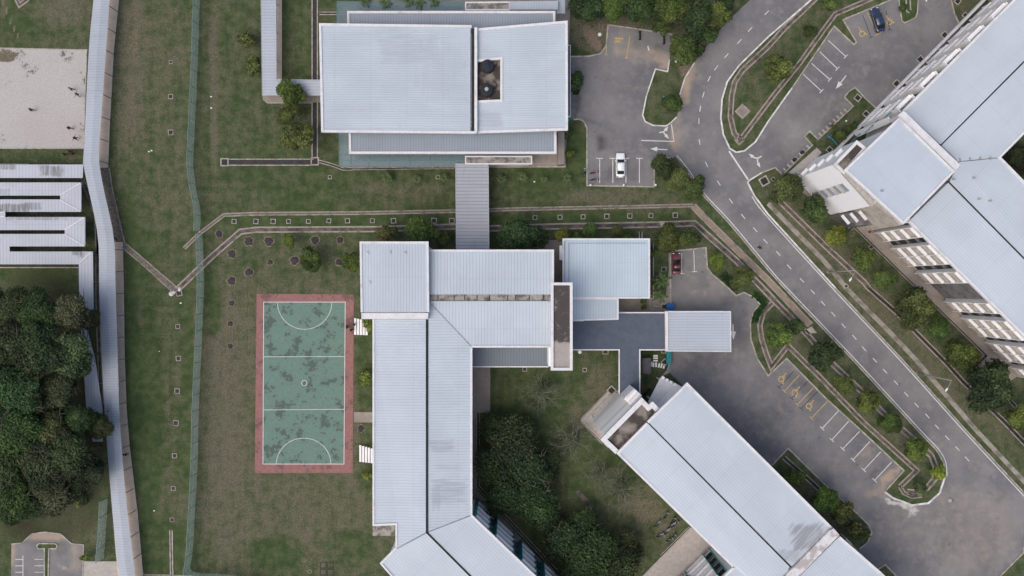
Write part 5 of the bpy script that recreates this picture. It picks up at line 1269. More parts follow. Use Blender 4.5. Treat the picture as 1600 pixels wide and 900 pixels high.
LIST = [(1050, 164, 18, 'mid', 'low round tree on the kerbed island between hall lot and road'),
        (1038, 262, 24, 'dark', 'tree over the right end of the parking bays with the white car'), (1060, 278, 22, 'olive', 'tree between the white car bays and the bending road'), (1083, 292, 22, 'mid', 'tree overhanging the road edge line south-east of the white car'),
        (603, 363, 18, 'olive', 'loose green tree on the drain just above the main block corner roof'), (660, 364, 26, 'mid', 'wide tree astride the drain west of the link walkway'), (696, 372, 12, 'olive', 'small tree tucked beside the link walkway'), (812, 363, 32, 'dark', 'large dark tree beside the link walkway on its east side'), (842, 372, 18, 'dark', 'dark tree filling the corner above the main block'), (880, 366, 13, 'light', 'bright small tree at the top left corner of the annex'),
        (925, 360, 14, 'olive', 'thin low tree above the middle of the annex roof'), (965, 360, 12, 'olive', 'thin low tree above the right half of the annex roof'), (1040, 372, 24, 'mid', 'round tree above the red car'), (1078, 372, 20, 'mid', 'round tree at the top of the bays right of the red car'), (1123, 410, 16, 'yellow', 'bright yellow-green round tree at the kerb corner'), (1161, 436, 20, 'olive', 'round tree with pale lamp spot at the kerb below the bright one'),
        (486, 405, 19, 'mid', 'dense round tree on the lawn above the sports court'), (549, 409, 19, 'mid', 'green tree beside the corner roof of the main block'), (453, 376, 12, 'light', 'small light green sapling on the lawn near the drain'),
        (456, 148, 24, 'mid', 'tree poking over the L-shaped walkway roof'), (463, 212, 31, 'olive', 'yellowish loose tree beside the black drain'), (450, 180, 18, 'olive', 'shaded tree just south of the L-shaped walkway roof'),
        (1215, 108, 27, 'mid', 'large round tree in the grass wedge beside the marked lot'), (1265, 49, 13, 'dark', 'small dark tree in the grass wedge'), (1294, 6, 15, 'mid', 'small tree in the grass wedge at the top edge'),
        (1228, 294, 26, 'olive', 'first street tree by the white stair tower, next to the lot corner'), (1272, 328, 27, 'dark', 'dark street tree in front of the white stair tower'), (1307, 369, 22, 'yellow', 'bright round street tree third along the verge'), (1346, 404, 24, 'olive', 'round street tree fourth along the verge'), (1382, 433, 18, 'olive', 'small street tree just below the fourth one'),
        (1430, 482, 34, 'olive', 'largest yellowish street tree in front of the long facade'), (1466, 512, 19, 'mid', 'small street tree tucked right of the largest yellowish one'), (1504, 556, 27, 'mid', 'bright green street tree at the corner of the long apron'), (1548, 604, 42, 'dark', 'biggest dark street tree beside the white plinth'), (1592, 652, 24, 'mid', 'street tree at the right picture edge'), (1625, 690, 26, 'mid', 'street tree just outside the right picture edge'),
        (1216, 524, 26, 'mid', 'low spreading tree inside the looped drain'), (1245, 510, 15, 'dark', 'dark low tree by the drain crossing'), (1283, 556, 30, 'dark', 'dark broad tree over the twin drains of the median'), (1320, 602, 20, 'olive', 'thin olive tree on the median above the yellow bays'), (1355, 628, 22, 'mid', 'round tree on the median above the middle bays'), (1391, 660, 19, 'mid', 'round tree on the median above the last bays'), (1429, 702, 22, 'mid', 'tree near the rounded end of the median'), (1466, 738, 14, 'yellow', 'yellow-green sapling overhanging the rounded end of the median'), (1438, 763, 12, 'blue', 'small bluish tree at the tip of the median'),
        (1287, 780, 25, 'mid', 'round tree on the grass strip beside the diagonal block'), (1590, 245, 18, 'deep', 'dark tree in the inner court of the north-east block'), (1615, 262, 20, 'deep', 'dark tree deeper in the inner court of the north-east block')]
for x, y, r, k, l in LIST: tree(x, y, r, k, l, 'R')
# courtyard
gc = 'dark trees in the courtyard'
for x, y, r, k, l in [(772, 672, 26, 'deep', 'dark tree nearest the concrete apron at the top of the courtyard grove'), (805, 682, 38, 'deep', 'large dark tree in the upper courtyard grove'), (772, 725, 34, 'deep', 'dark tree hugging the west wing of the main block'), (820, 735, 40, 'deep', 'large dark tree in the middle of the courtyard grove'), (790, 780, 34, 'deep', 'dark tree in front of the teal-finned facade'), (838, 785, 34, 'dark', 'courtyard tree between the grove and the bare brown gap'),
                      (860, 725, 22, 'deep', 'thin-edged dark tree on the east side of the upper grove'), (885, 850, 34, 'deep', 'large dark tree at the bottom of the courtyard'), (925, 862, 38, 'dark', 'green tree at the bottom middle of the courtyard'), (965, 885, 34, 'deep', 'dark tree at the bottom edge near the tan apron'), (905, 900, 34, 'deep', 'dark tree at the bottom edge near the teal-finned facade'), (912, 815, 26, 'dark', 'loose tree above the bottom courtyard group'), (985, 850, 22, 'deep', 'dark tree left of the parked motorcycles'), (855, 818, 22, 'deep', 'dark tree beside the apron bend of the southeast wing')]:
    tree(x, y, r * 1.02, k, l, 'X', gc, 1.0)
for i, (x, y, r, l) in enumerate([(846, 614, 24, 'leafless pale tree on the courtyard grass below the mouldy tower'), (896, 688, 26, 'leafless pale tree near the curved canopy'), (938, 742, 22, 'leafless pale tree against the diagonal block'), (972, 765, 26, 'wide leafless pale tree lowest in the courtyard')]):
    r0 = r / S; h = r0 * 1.3; p = W(x, y, h)
    t = thing('bare_tree', l, 'bare tree', (p.x, p.y, 0), 'leafless trees in the courtyard')
    o = part('branches', None, None, t, me=TB[i % 3]); o.scale = (r0 * .8, r0 * .8, h)
    o = part('sparse_leaves', None, None, t, me=CB[i % 2], color=(.07, .085, .05)); o.location = (0, 0, h * .85); o.scale = (r0 * .7, r0 * .7, r0 * .35)
# shrubs and hedges
SH = [(573, 503, 8, 'light', 'light green shrub beside the upper white stand'), (578, 514, 6, 'light', 'small light shrub below the upper white stand'), (571, 590, 11, 'light', 'light green shrub between court and main block'), (574, 742, 9, 'light', 'yellow-green shrub below the lower white stand'), (1317, 800, 18, 'olive', 'brownish shrub bed east of the diagonal block'), (1337, 826, 15, 'olive', 'brownish shrub bed end near the lot corner'), (1240, 745, 15, 'mid', 'low green shrub at the top of the strip beside the diagonal block'), (1025, 395, 9, 'mid', 'low shrub left of the bays with the red car'),
      (1006, 470, 5, 'mid', 'narrow green shrub in the yard south of the annex'), (1006, 480, 4, 'mid', 'tiny green shrub at the slate canopy edge'), (1312, 212, 8, 'mid', 'round shrub beside the blue pipe'), (1325, 203, 6, 'mid', 'small shrub behind the blue pipe'), (1334, 197, 6, 'dark', 'small dark shrub near the foot of the facade'), (1301, 197, 4, 'mid', 'tiny shrub on the motorcycle bay kerb'), (395, 104, 14, 'olive', 'scrubby brown-green bush on the lawn by the fence'), (385, 60, 12, 'olive', 'sparse scrub on the lawn near the top'), (890, 240, 8, 'mid', 'shrub at the south-east corner of the hall'), (888, 210, 8, 'dark', 'dark shrub against the east wall of the hall'), (900, 130, 14, 'dark', 'dark green shrub bed on the east side of the hall'),
      (134, 872, 6, 'light', 'bright weed clump at the corner of the small lot'), (127, 785, 8, 'light', 'bright weed clump near the foot of the woodland'), (1410, 12, 6, 'mid', 'tuft on the small kerbed island'), (980, 372, 8, 'olive', 'low shrub tight above the annex roof'), (900, 372, 8, 'olive', 'low shrub at the top left of the annex roof'), (1024, 440, 6, 'mid', 'low shrub between annex and palm')]
for x, y, r, k, l in SH: tree(x, y, r * 1.25, k, l, 'S', None, .7, 'shrub')
hd = MB()
def hedge(pts, w, h, label, col, dens=90):
    q = smooth_pts(pts, 6); P = [W(*p) for p in q]
    r = np.random.RandomState(len(label)); vs = []; cols = []
    for i in range(len(P) - 1):
        L = (P[i + 1] - P[i]).length; d = (P[i + 1] - P[i]).normalized(); n = Vector((-d.y, d.x, 0))
        for k in range(int(L * dens)):
            c = P[i] + d * r.uniform(0, L) + n * r.uniform(-w / 2, w / 2) + Vector((0, 0, r.uniform(.05, h)))
            nr = Vector(r.normal(size=3) * .6) + Vector((0, 0, 1)); nr.normalize()
            u = nr.cross(Vector(r.normal(size=3))).normalized(); v = nr.cross(u); s = r.uniform(.1, .22)
            vs += [c - u * s, c + v * s * .6, c + u * s, c - v * s * .6]; t = r.uniform(.6, 1.5); cols += [(t, t, t, 1)] * 4
    me = bpy.data.meshes.new('hedge'); o0 = P[len(P) // 2].copy(); me.from_pydata([tuple(v - o0) for v in vs], [], [tuple(range(4 * i, 4 * i + 4)) for i in range(len(vs) // 4)])
    ca = me.color_attributes.new('tint', 'FLOAT_COLOR', 'POINT'); ca.data.foreach_set('color', np.array(cols, np.float32).reshape(-1)); me.materials.append(M['leaf'])
    o = bpy.data.objects.new('hedge', me); C.objects.link(o); o.location = o0; o.color = (*col, 1); o['label'] = label; o['category'] = 'hedge'; o['kind'] = 'thing'
hedge([(1177, 460), (1193, 472), (1189, 482), (1180, 494), (1179, 505)], 1.3, .5, 'dark green clipped hedge curving round the kerb east of the carport', (.02, .065, .015))
hedge([(1128, 428), (1140, 440), (1150, 452)], 1.6, .5, 'dark low hedge between the kerb and the two round trees', (.018, .05, .015))
# young palms
def frond_mesh(seed, n=9, L=1.0, wd=.09, lift=.35):
    r = random.Random(seed); mb = MB()
    for i in range(n):
        a = 2 * math.pi * i / n + r.uniform(-.3, .3); l = L * r.uniform(.75, 1.1)
        pts = []
        for k in range(6):
            t = k / 5; pts.append((math.cos(a) * l * t, math.sin(a) * l * t, lift * math.sin(t * 2.6) - .25 * t * t))
        for k in range(5):
            p, q = Vector(pts[k]), Vector(pts[k + 1]); d = (q - p).normalized(); nn = Vector((-math.sin(a), math.cos(a), 0))
            for sgn in (-1, 1):
                w = wd * (1.6 - abs(k - 2) * .3) * 1.25
                mb.add([p, q, q + d * .05 + nn * sgn * w - Vector((0, 0, .06)), p + d * .16 + nn * sgn * w - Vector((0, 0, .06))], [(0, 1, 2, 3)])
    return mb
lm = plain('frond', (.06, .10, .03), .6, .4, 3)
PM = [mesh_from('fronds', frond_mesh(i), lm) for i in range(3)]
pst = MB(); pst.tube([(0, 0, 0), (.02, 0, .5), (0, 0, 1.0)], [.09, .07, .06], 7); PST = mesh_from('stem', pst, M['wood'])
def palm(x, y, r, h, label, group=None):
    p = W(x, y, h); t = thing('young_palm', label, 'palm', (p.x, p.y, 0), group)
    o = part('fronds', None, None, t, me=rnd.choice(PM)); o.location = (0, 0, h - .1); s = r / S; o.scale = (s, s, s); o.rotation_euler = (0, 0, rnd.uniform(0, 6))
    o = part('stem', None, None, t, me=PST); o.scale = (1, 1, h)
    mb = MB(); mb.lathe((p.x, p.y, 0), [(s * .55, .008), (s * .5, .05), (.1, .06)], 14); part('soil_ring', mb, plain('soil', (.17, .13, .09), .95, .5, 3) if 'soil' not in bpy.data.materials else bpy.data.materials['soil'], t)
gp_ = 'young palms in a row south of the hall'
for x, y, r, l in [(604, 276, 11, 'young palm at the left end of the row under the glass canopy'), (608, 279, 7, 'tiny palm right against the leftmost palm of the row'), (651, 279, 9, 'thin palm left of the tiny square pit'), (693, 277, 9, 'yellowish palm beside the link walkway on its west side'), (783, 280, 10, 'yellow-tipped palm beside the link walkway on its east side'), (817, 276, 10, 'palm second east of the link walkway'), (850, 280, 7, 'smallest palm in the row in a brown ring'), (887, 277, 9, 'palm at the east end of the row nearest the white car lot')]: palm(x, y, r, 1.4, l, gp_)
gq = 'palms clipped by the top edge north of the hall'
for i, x in enumerate((570, 601, 638, 655, 678)): palm(x, 1 + (i % 2) * 3, 10, 4.6, ('leftmost palm over the rear glass canopy of the hall', 'second palm from the left over the rear glass canopy', 'middle palm over the rear glass canopy', 'palm second from the right over the rear glass canopy', 'rightmost palm over the rear glass canopy')[i], gq)
palm(1034, 437, 15, 3.0, 'large palm in the narrow bed left of the red car bays'); palm(1031, 462, 13, 2.6, 'dark palm at the lower end of the bed near the blue bin')
# planting mounds on the lawn
gm = 'round dark planting mounds on the lawn above and left of the court'
def mound(x, y, r, label):
    c = W(x, y); rr = r / S; mb = MB(); n = 18; ra = random.Random(int(x + y)); vs = []; 
    prof = [(1.3, .004), (1.08, .03), (.8, .12), (.45, .18), (.1, .16)]
    jit = [ra.uniform(.8, 1.2) for _ in range(n)]
    for k, (q, z) in enumerate(prof): vs += [(c.x + math.cos(6.283 * i / n) * rr * q * jit[i], c.y + math.sin(6.283 * i / n) * rr * q * jit[i], z) for i in range(n)]
    fs = [(k * n + i, k * n + (i + 1) % n, (k + 1) * n + (i + 1) % n, (k + 1) * n + i) for k in range(len(prof) - 1) for i in range(n)] + [tuple(range(4 * n, 5 * n))]
    mb.add(vs, fs); mb.m = [1 if i < n else 0 for i in range(len(fs))]
    solo('planting_mound', mb, [M['dark_soil'], M['soil_ring']], label, 'planting mound', c, gm)
M['soil_ring'] = plain('soil_ring', (.20, .155, .105), .95, .5, 2)
M['dark_soil'] = plain('dark_mulch', (.045, .043, .045), .95, .5, 4)
for x, y, r, l in [(389, 377, 6, 'dark mound in a brown ring, highest one left of the sapling'), (362, 397, 6, 'dark mound in a brown ring near the diagonal drain'), (389, 425, 5.5, 'dark mound right of the lowest brown-ringed mound'), (362, 439, 6, 'lowest brown-ringed dark mound, above the court corner'), (342, 366, 5, 'dark mound between the two drains near the fence'), (420, 377, 6, 'dark mound left of the light green sapling'), (492, 375, 5.5, 'ringed mound right of the light green sapling'), (531, 375, 5, 'mound in the brown streak near the drain'), (460, 407, 6, 'dark mound left of the dense round lawn tree'), (530, 410, 5, 'dark mound right of the dense round lawn tree'), (422, 410, 4, 'small faint mound on the lawn'),
                   (362, 474, 4, 'first of three small knobs left of the court'), (360, 506, 4, 'second of three small knobs left of the court'), (360, 541, 4, 'third of three small knobs left of the court'), (564, 670, 5, 'dark mound between the court and the main block')]: mound(x, y, r, l)

# ------------------------------------------------------------------ fences
def fence(name, label, pts, h, gap=3.0):
    P = [W(*p) for p in smooth_pts(pts, 4)]
    t = thing(name, label, 'fence', P[len(P) // 2])
    mb = MB(); mb.ribbon(P, .02, .05, h); part('mesh_panel', mb, M['fence_mesh'], t)
    mb = MB(); mb.ribbon(P, .06, h - .05, h + .03); mb.ribbon(P, .05, h / 2, h / 2 + .05); part('rail', mb, M['fence_green'], t)
    d = 0; nxt = 0
    for i in range(len(P) - 1):
        L = (P[i + 1] - P[i]).length
        while nxt <= d + L:
            p = P[i].lerp(P[i + 1], (nxt - d) / L); m = MB(); m.tube([(p.x, p.y, 0), (p.x, p.y, h + .08)], .045, 6); part('post', m, M['fence_green'], t); nxt += gap
        d += L
M['fence_green'] = plain('fence_green', (.15, .25, .21), .5, .2)
fence('mesh_fence', 'green mesh fence on the lawn, upper stretch from the top edge', [(314, -60), (312, 0), (309, 90), (305.5, 170), (303, 225), (302, 262), (307, 300), (313, 330), (312.5, 362)], 3.0)
fence('mesh_fence', 'green mesh fence past the sports court, turning at the bottom edge', [(316, 366), (318.5, 430), (317, 490), (314, 560), (310.5, 640), (308.5, 720), (304.5, 800), (301, 862), (299.5, 892), (340, 897), (375, 900), (420, 908)], 3.2)
fence('mesh_fence', 'short pale mesh fence between the woodland and the roofed walkway near the small lot', [(168, 778), (166, 820), (162, 872)], 3.0)

# ------------------------------------------------------------------ cars
def car(label, x, y, heading, color, L=4.4, wd=1.75, roofcol=None):
    """heading: degrees, world direction of the nose"""
    c = W(x, y, .7); t = thing('parked_car', label, 'car', (c.x, c.y, .022), None, R(heading))
    def hull(secs, mat, name, smooth=True, parent=t):
        mb = MB(); n = len(secs[0]); vs = [v for s in secs for v in s]
        fs = [(k * n + i, (k + 1) * n + i, (k + 1) * n + (i + 1) % n, k * n + (i + 1) % n) for k in range(len(secs) - 1) for i in range(n)]
        fs += [tuple(range(n)), tuple(range((len(secs) - 1) * n, len(secs) * n))[::-1]]
        mb.add(vs, fs); return part(name, mb, mat, parent, smooth, local=True, color=color)
    def sec(x, hw, zb, zt, cr=.16):
        return [(x, -hw * .92, zb), (x, -hw, zb + .18), (x, -hw, zt - cr * 1.2), (x, -hw * .9, zt - .03), (x, -hw * .6, zt), (x, 0, zt + .025), (x, hw * .6, zt), (x, hw * .9, zt - .03), (x, hw, zt - cr * 1.2), (x, hw, zb + .18), (x, hw * .92, zb)]
    h = L / 2; w = wd / 2
    S_ = [(h, .70, .28, .55), (h - .08, .86, .22, .66), (h - .35, .95, .2, .74), (h - .9, 1.0, .2, .84), (h - 1.3, 1.0, .2, .90), (.2, 1.0, .2, .92), (-.8, 1.0, .2, .92), (-h + .9, 1.0, .2, .94), (-h + .35, .95, .22, .90), (-h + .08, .86, .25, .82), (-h, .74, .3, .66)]
    body = hull([sec(a, w * b, z0, z1) for a, b, z0, z1 in S_], M['car_paint'], 'body')
    f0, f1, b1, b0 = h - 1.25, h - 1.95, -h + 1.15, -h + .55
    def gsec(x, hw, zb, zt): return [(x, -hw, zb), (x, -hw * .97, (zb + zt) / 2), (x, -hw * .84, zt), (x, hw * .84, zt), (x, hw * .97, (zb + zt) / 2), (x, hw, zb)]
    g = hull([gsec(f0, w * .84, .88, .90), gsec(f1, w * .86, .90, 1.36), gsec(0, w * .88, .90, 1.40), gsec(b1, w * .86, .90, 1.36), gsec(b0, w * .82, .90, .93)], M['glass_car'], 'windows', False)
    def rsec(x, hw, z): return [(x, -hw, z - .05), (x, -hw * .96, z + .012), (x, 0, z + .04), (x, hw * .96, z + .012), (x, hw, z - .05)]
    hull([rsec(f1 + .02, w * .74, 1.36), rsec(f1 - .25, w * .78, 1.40), rsec(0, w * .79, 1.415), rsec(b1 + .25, w * .78, 1.40), rsec(b1 - .02, w * .73, 1.36)], M['car_paint'], 'roof')
    for s in (-1, 1):
        for x0 in (h - .85, -h + .8):
            mb = MB(); mb.tube([(x0, s * (w - .2), .31), (x0, s * (w + .01), .31)], .31, 18); wh = part('wheel', mb, M['rubber'], t, local=True)
            mb = MB(); mb.tube([(x0, s * (w + .0), .31), (x0, s * (w + .025), .31)], .19, 12); part('rim', mb, M['metal'], wh, local=True)
        mb = MB(); mb.box((h - .16, s * w * .62, .62), (.16, .34, .13)); part('headlight', mb, M['headlight'], t, local=True)
        mb = MB(); mb.box((-h + .12, s * w * .64, .78), (.14, .3, .13)); part('tail_light', mb, M['tail'], t, local=True)
        mb = MB(); mb.box((f0 - .25, s * (w + .07), .95), (.12, .2, .12)); part('mirror', mb, M['car_paint'], t, local=True, color=color)
        for (xa, xb) in ((f0 + .02, f1), (b0 - .02, b1)):
            mb = MB(); mb.ribbon([(xa, s * w * .80, .92), (xb, s * w * .75, 1.38)], .06, -.02, .03); part('pillar', mb, M['car_paint'], t, local=True, color=color)
    mb = MB(); mb.box((h - .02, 0, .42), (.1, wd * .62, .16)); part('grille', mb, M['black'], t, local=True)
    mb = MB(); mb.box((-h + .0, 0, .60), (.04, .5, .12)); part('number_plate', mb, M['white'], t, local=True)
    return t
M['glass_car'] = plain('car_glass', (.015, .022, .025), .08, .1, 1, 0, .8)
M['headlight'] = plain('headlight', (.7, .72, .74), .2, .05); M['tail'] = plain('tail', (.35, .02, .02), .3, .1)
car('white saloon parked in a marked bay of the lot beside the hall', 969.5, 258, 90, (.80, .82, .83), 4.6, 1.72)
car('dark blue saloon parked over a yellow wheelchair bay at the top right', 1371.5, 31, 107, (.022, .035, .075), 4.7, 1.8)
car('faded red saloon parked in the corner bay below the trees', 1057, 412, 90, (.14, .038, .048), 4.1, 1.65)

# ------------------------------------------------------------------ motorcycles
def skin_mesh(name, verts, edges, radii, mats, sub=1, root=0):
    me = bpy.data.meshes.new('tmp'); me.from_pydata(verts, edges, []); o = bpy.data.objects.new('tmp', me); C.objects.link(o)
    m = o.modifiers.new('s', 'SKIN'); m.use_smooth_shade = True
    for i, v in enumerate(me.skin_vertices[0].data):
        r = radii[i]; v.radius = (r, r) if not hasattr(r, '__len__') else r
        v.use_root = (i == root)
    if sub: o.modifiers.new('u', 'SUBSURF').levels = sub; o.modifiers['u'].render_levels = sub
    dg = bpy.context.evaluated_depsgraph_get(); dg.update()
    out = bpy.data.meshes.new_from_object(o.evaluated_get(dg)); out.name = name
    bpy.data.objects.remove(o); bpy.data.meshes.remove(me)
    out.materials.clear(); out.materials.append(mats)
    return out
def moto_parts():
    t = thing('motorcycle', 'x', 'motorcycle', (0, 0, 0))
    for x0, nm in ((.62, 'wheel'), (-.62, 'wheel')):
        mb = MB(); ring = [(x0 + .24 * math.cos(a), 0, .29 + .24 * math.sin(a)) for a in [2 * math.pi * k / 16 for k in range(17)]]
        mb.tube(ring, .055, 7, cap=False); mb.tube([(x0, -.06, .29), (x0, .06, .29)], .07, 8)
        for k in range(6): a = k * math.pi / 3; mb.tube([(x0, 0, .29), (x0 + .22 * math.cos(a), 0, .29 + .22 * math.sin(a))], .014, 4)
        part('wheel', mb, M['rubber'], t, local=True)
    me = skin_mesh('body', [(.30, 0, .55), (.05, 0, .42), (-.25, 0, .48), (-.55, 0, .68), (-.80, 0, .72), (.42, 0, .80)], [(0, 1), (1, 2), (2, 3), (3, 4), (0, 5)], [(.10, .10), (.13, .13), (.14, .14), (.11, .11), (.06, .06), (.09, .12)], M['car_paint'])
    part('body', None, None, t, me=me)
    mb = MB(); mb.tube([(.02, 0, .74), (-.25, 0, .79), (-.5, 0, .80), (-.72, 0, .80)], [.06, .12, .13, .07], 8); part('seat', mb, M['black'], t, True, local=True)
    mb = MB(); mb.tube([(.42, -.34, .98), (.46, -.12, .98), (.46, .12, .98), (.42, .34, .98)], .022, 6)
    for s in (-1, 1): mb.tube([(.46, s * .1, .98), (.62, s * .08, .29)], .022, 6); mb.tube([(.44, s * .3, 1.0), (.48, s * .36, 1.14)], .01, 4); mb.box((.48, s * .37, 1.15), (.03, .12, .08))
    part('handlebar', mb, M['metal'], t, local=True)
    mb = MB(); mb.tube([(.45, 0, .84), (.56, 0, .84)], .09, 10); part('headlight', mb, M['headlight'], t, local=True)
    mb = MB(); mb.tube([(.85, 0, .46), (.75, 0, .60), (.6, 0, .64), (.42, 0, .56)], [.04, .07, .07, .04], 6); part('front_mudguard', mb, M['car_paint'], t, local=True)
    mb = MB(); mb.tube([(-.1, -.14, .28), (-.5, -.17, .30), (-.85, -.18, .38)], [.03, .045, .05], 7); part('exhaust', mb, M['metal'], t, local=True)
    return t
mt = moto_parts(); first = [True]
def moto(x, y, rot, col, label, group):
    c = W(x, y, .5); loc = (c.x, c.y, .0 if x > 1000 else .022)
    if first[0]:
        first[0] = False; t = mt; t.location = loc; t.rotation_euler = (0, 0, R(rot)); t['label'] = label; t['group'] = group
    else: t = dup(mt, loc, R(rot), label, group)
    for ch in t.children: ch.color = (*col, 1)
gmo = 'motorcycles parked on the bare courtyard ground'
for x, y, r, col, l in [(1041, 805, 60, (.03, .05, .09), 'dark blue motorcycle, northernmost of the courtyard motorcycles'), (1028, 818, 50, (.25, .27, .32), 'grey and black motorcycle on the far left of the upper pair'), (1052, 813, 55, (.02, .02, .03), 'black motorcycle closest to the diagonal roof edge'), (1056, 818, 40, (.04, .04, .05), 'black motorcycle half behind the one nearest the diagonal roof'), (1051.5, 820, 48, (.55, .57, .62), 'silver motorcycle beside the black ones near the diagonal roof'), (1042, 830, 52, (.3, .33, .38), 'grey motorcycle in the middle of the lower row'), (1032, 836, 35, (.25, .36, .55), 'pale blue motorcycle at the left of the lower row'), (1047, 843, 35, (.6, .6, .6), 'white and black motorcycle beside the dark drain'), (1052, 838, 40, (.03, .03, .03), 'black motorcycle with white box beside the dark drain')]: moto(x, y, r, col, l, gmo)
gmh = 'motorcycles at the lot by the hall'
moto(928, 270, 10, (.35, .02, .03), 'red motorcycle in the left end bay of the lot beside the hall', gmh); moto(929, 281, 5, (.12, .10, .04), 'brown motorcycle below the red one beside the hall', gmh); moto(913, 268, 75, (.05, .25, .22), 'green and white motorcycle on the grass by the lot kerb', gmh)

# ------------------------------------------------------------------ people
def person_meshes(pose):
    if pose == 'stand': hand = [(.34, .10, .86), (-.33, -.02, .84)]; elb = [(.30, .0, 1.10), (-.30, -.04, 1.10)]; ft = [(.12, .05, .06), (-.12, -.02, .06)]; kn = [(.11, .04, .50), (-.11, .0, .50)]
    elif pose == 'walk': hand = [(.30, .34, .98), (-.28, -.34, .94)]; elb = [(.27, .08, 1.12), (-.27, -.16, 1.12)]; ft = [(.11, -.36, .10), (-.11, .34, .06)]; kn = [(.11, -.06, .50), (-.11, .22, .50)]
    else: hand = [(.80, .12, 1.30), (-.78, .10, 1.22)]; elb = [(.52, .04, 1.32), (-.52, .04, 1.28)]; ft = [(.22, .12, .06), (-.2, -.14, .06)]; kn = [(.16, .12, .50), (-.16, -.04, .50)]
    V = [(0, 0, .95), (0, 0, 1.15), (0, .0, 1.38), (0, 0, 1.47), (0, .01, 1.56), (0, .02, 1.68)]; Rr = [(.15, .11), (.14, .10), (.17, .11), .055, .085, .09]
    E = [(0, 1), (1, 2), (2, 3), (3, 4), (4, 5)]
    for k, s in enumerate((1, -1)):
        b = len(V); V += [(s * .19, 0, 1.40), elb[k], hand[k], (hand[k][0], hand[k][1] + .05, hand[k][2] - .08)]; Rr += [.06, .045, .032, .035]; E += [(2, b), (b, b + 1), (b + 1, b + 2), (b + 2, b + 3)]
        for q in range(5):
            i = len(V); hx = hand[k]; ax = (q - 2) * .02
            V += [(hx[0] + ax, hx[1] + .06 + (.03 if q == 0 else 0), hx[2] - .14 + abs(q - 2) * .012)]; Rr += [.009]; E += [(b + 3, i)]
        b = len(V); V += [(s * .10, 0, .88), kn[k], (ft[k][0], ft[k][1], .10), (ft[k][0], ft[k][1] + .16, .05)]; Rr += [.085, .06, .04, .035]; E += [(0, b), (b, b + 1), (b + 1, b + 2), (b + 2, b + 3)]
    body = skin_mesh('body', V, E, Rr, M['skin'])
    sv = [(0, 0, .93), (0, 0, 1.15), (0, 0, 1.40)]; sr = [(.175, .135), (.165, .125), (.19, .13)]; se = [(0, 1), (1, 2)]
    for k, s in enumerate((1, -1)): b = len(sv); sv += [(s * .20, 0, 1.39), tuple(Vector((s * .2, 0, 1.39)).lerp(Vector(elb[k]), .75))]; sr += [.085, .07]; se += [(2, b), (b, b + 1)]
    shirt = skin_mesh('shirt', sv, se, sr, M['cloth'])
    tv = [(0, 0, .94)]; tr = [(.17, .13)]; te = []
    for k, s in enumerate((1, -1)): b = len(tv); tv += [(s * .10, 0, .84), kn[k], (ft[k][0], ft[k][1], .16)]; tr += [.11, .085, .065]; te += [(0, b), (b, b + 1), (b + 1, b + 2)]
    trs = skin_mesh('trousers', tv, te, tr, M['cloth'])
    mb = MB(); n = 10; prof = [(.112, -.06), (.118, .0), (.10, .06), (.06, .095), (.01, .105)]
    mb.lathe((0, -.005, 1.67), prof, 12); hair = mesh_from('hair', mb, M['hair'], smooth=True)
    mb = MB()
    for s in (-1, 1): mb.lathe((s * .035, .105, 1.655), [(.004, -.012), (.014, 0), (.004, .012)], 8)
    eyes = mesh_from('eyes', mb, M['hair']); mb = MB(); mb.tube([(0, .10, 1.66), (0, .135, 1.62), (0, .11, 1.61)], [.012, .02, .01], 6); mb.box((0, .10, 1.578), (.05, .015, .012)); face = mesh_from('nose_and_mouth', mb, M['skin'])
    return body, shirt, trs, hair, eyes, face
M['skin'] = plain('skin', (.30, .18, .12), .6, .08, 8); M['hair'] = plain('hair', (.015, .012, .01), .7, .2)
PP = {k: person_meshes(k) for k in ('stand', 'walk', 'arms')}
def person(x, y, rot, pose, sh, tr, label, group=None, z=.03):
    c = W(x, y, .9); t = thing('person', label, 'person', (c.x, c.y, z), group, R(rot))
    for nm, me, col in zip(('body', 'shirt', 'trousers', 'hair', 'eyes', 'face'), PP[pose], (None, sh, tr, None, None, None)): part(nm, None, None, t, me=me, color=col)
    return t
gs = 'people playing on the sand pit'
person(111, 139, 80, 'walk', (.35, .40, .5), (.02, .02, .04), 'person in a pale blue top on the sand, upper of the close pair', gs); person(121, 147.5, 70, 'arms', (.05, .22, .18), (.05, .04, .03), 'person in a green top on the sand, lower of the close pair', gs)
person(49, 171.5, 80, 'walk', (.03, .03, .06), (.30, .06, .06), 'person in a dark top and red trousers alone in the middle of the sand', gs); person(108.5, 200, 60, 'walk', (.02, .02, .04), (.03, .03, .05), 'person in dark clothes near the lower right of the sand, upper one', gs); person(118, 216, 60, 'arms', (.03, .02, .03), (.02, .02, .03), 'person in black near the bottom edge of the sand', gs)
person(109, 236, 40, 'walk', (.35, .03, .03), (.03, .04, .07), 'person in a red top on the grass below the sand pit', None, 0); person(113, 240, 200, 'stand', (.03, .03, .05), (.02, .02, .03), 'person in dark clothes beside the red-topped one below the sand pit', None, 0); person(101, 241, 100, 'walk', (.03, .04, .03), (.03, .03, .02), 'person in dark green clothes left of the pair below the sand pit', None, 0)
gk = 'people at the right edge of the sports court'
person(542.5, 510.5, -90, 'arms', (.02, .02, .025), (.02, .02, .03), 'person in black with arms out just inside the court line', gk, .045); person(549, 515.5, 60, 'walk', (.02, .02, .02), (.03, .03, .04), 'person in black on the red border of the court', gk, .035); person(553.5, 507, 120, 'stand', (.04, .03, .05), (.02, .02, .03), 'person in dark clothes by the upper white stand', gk, .0)
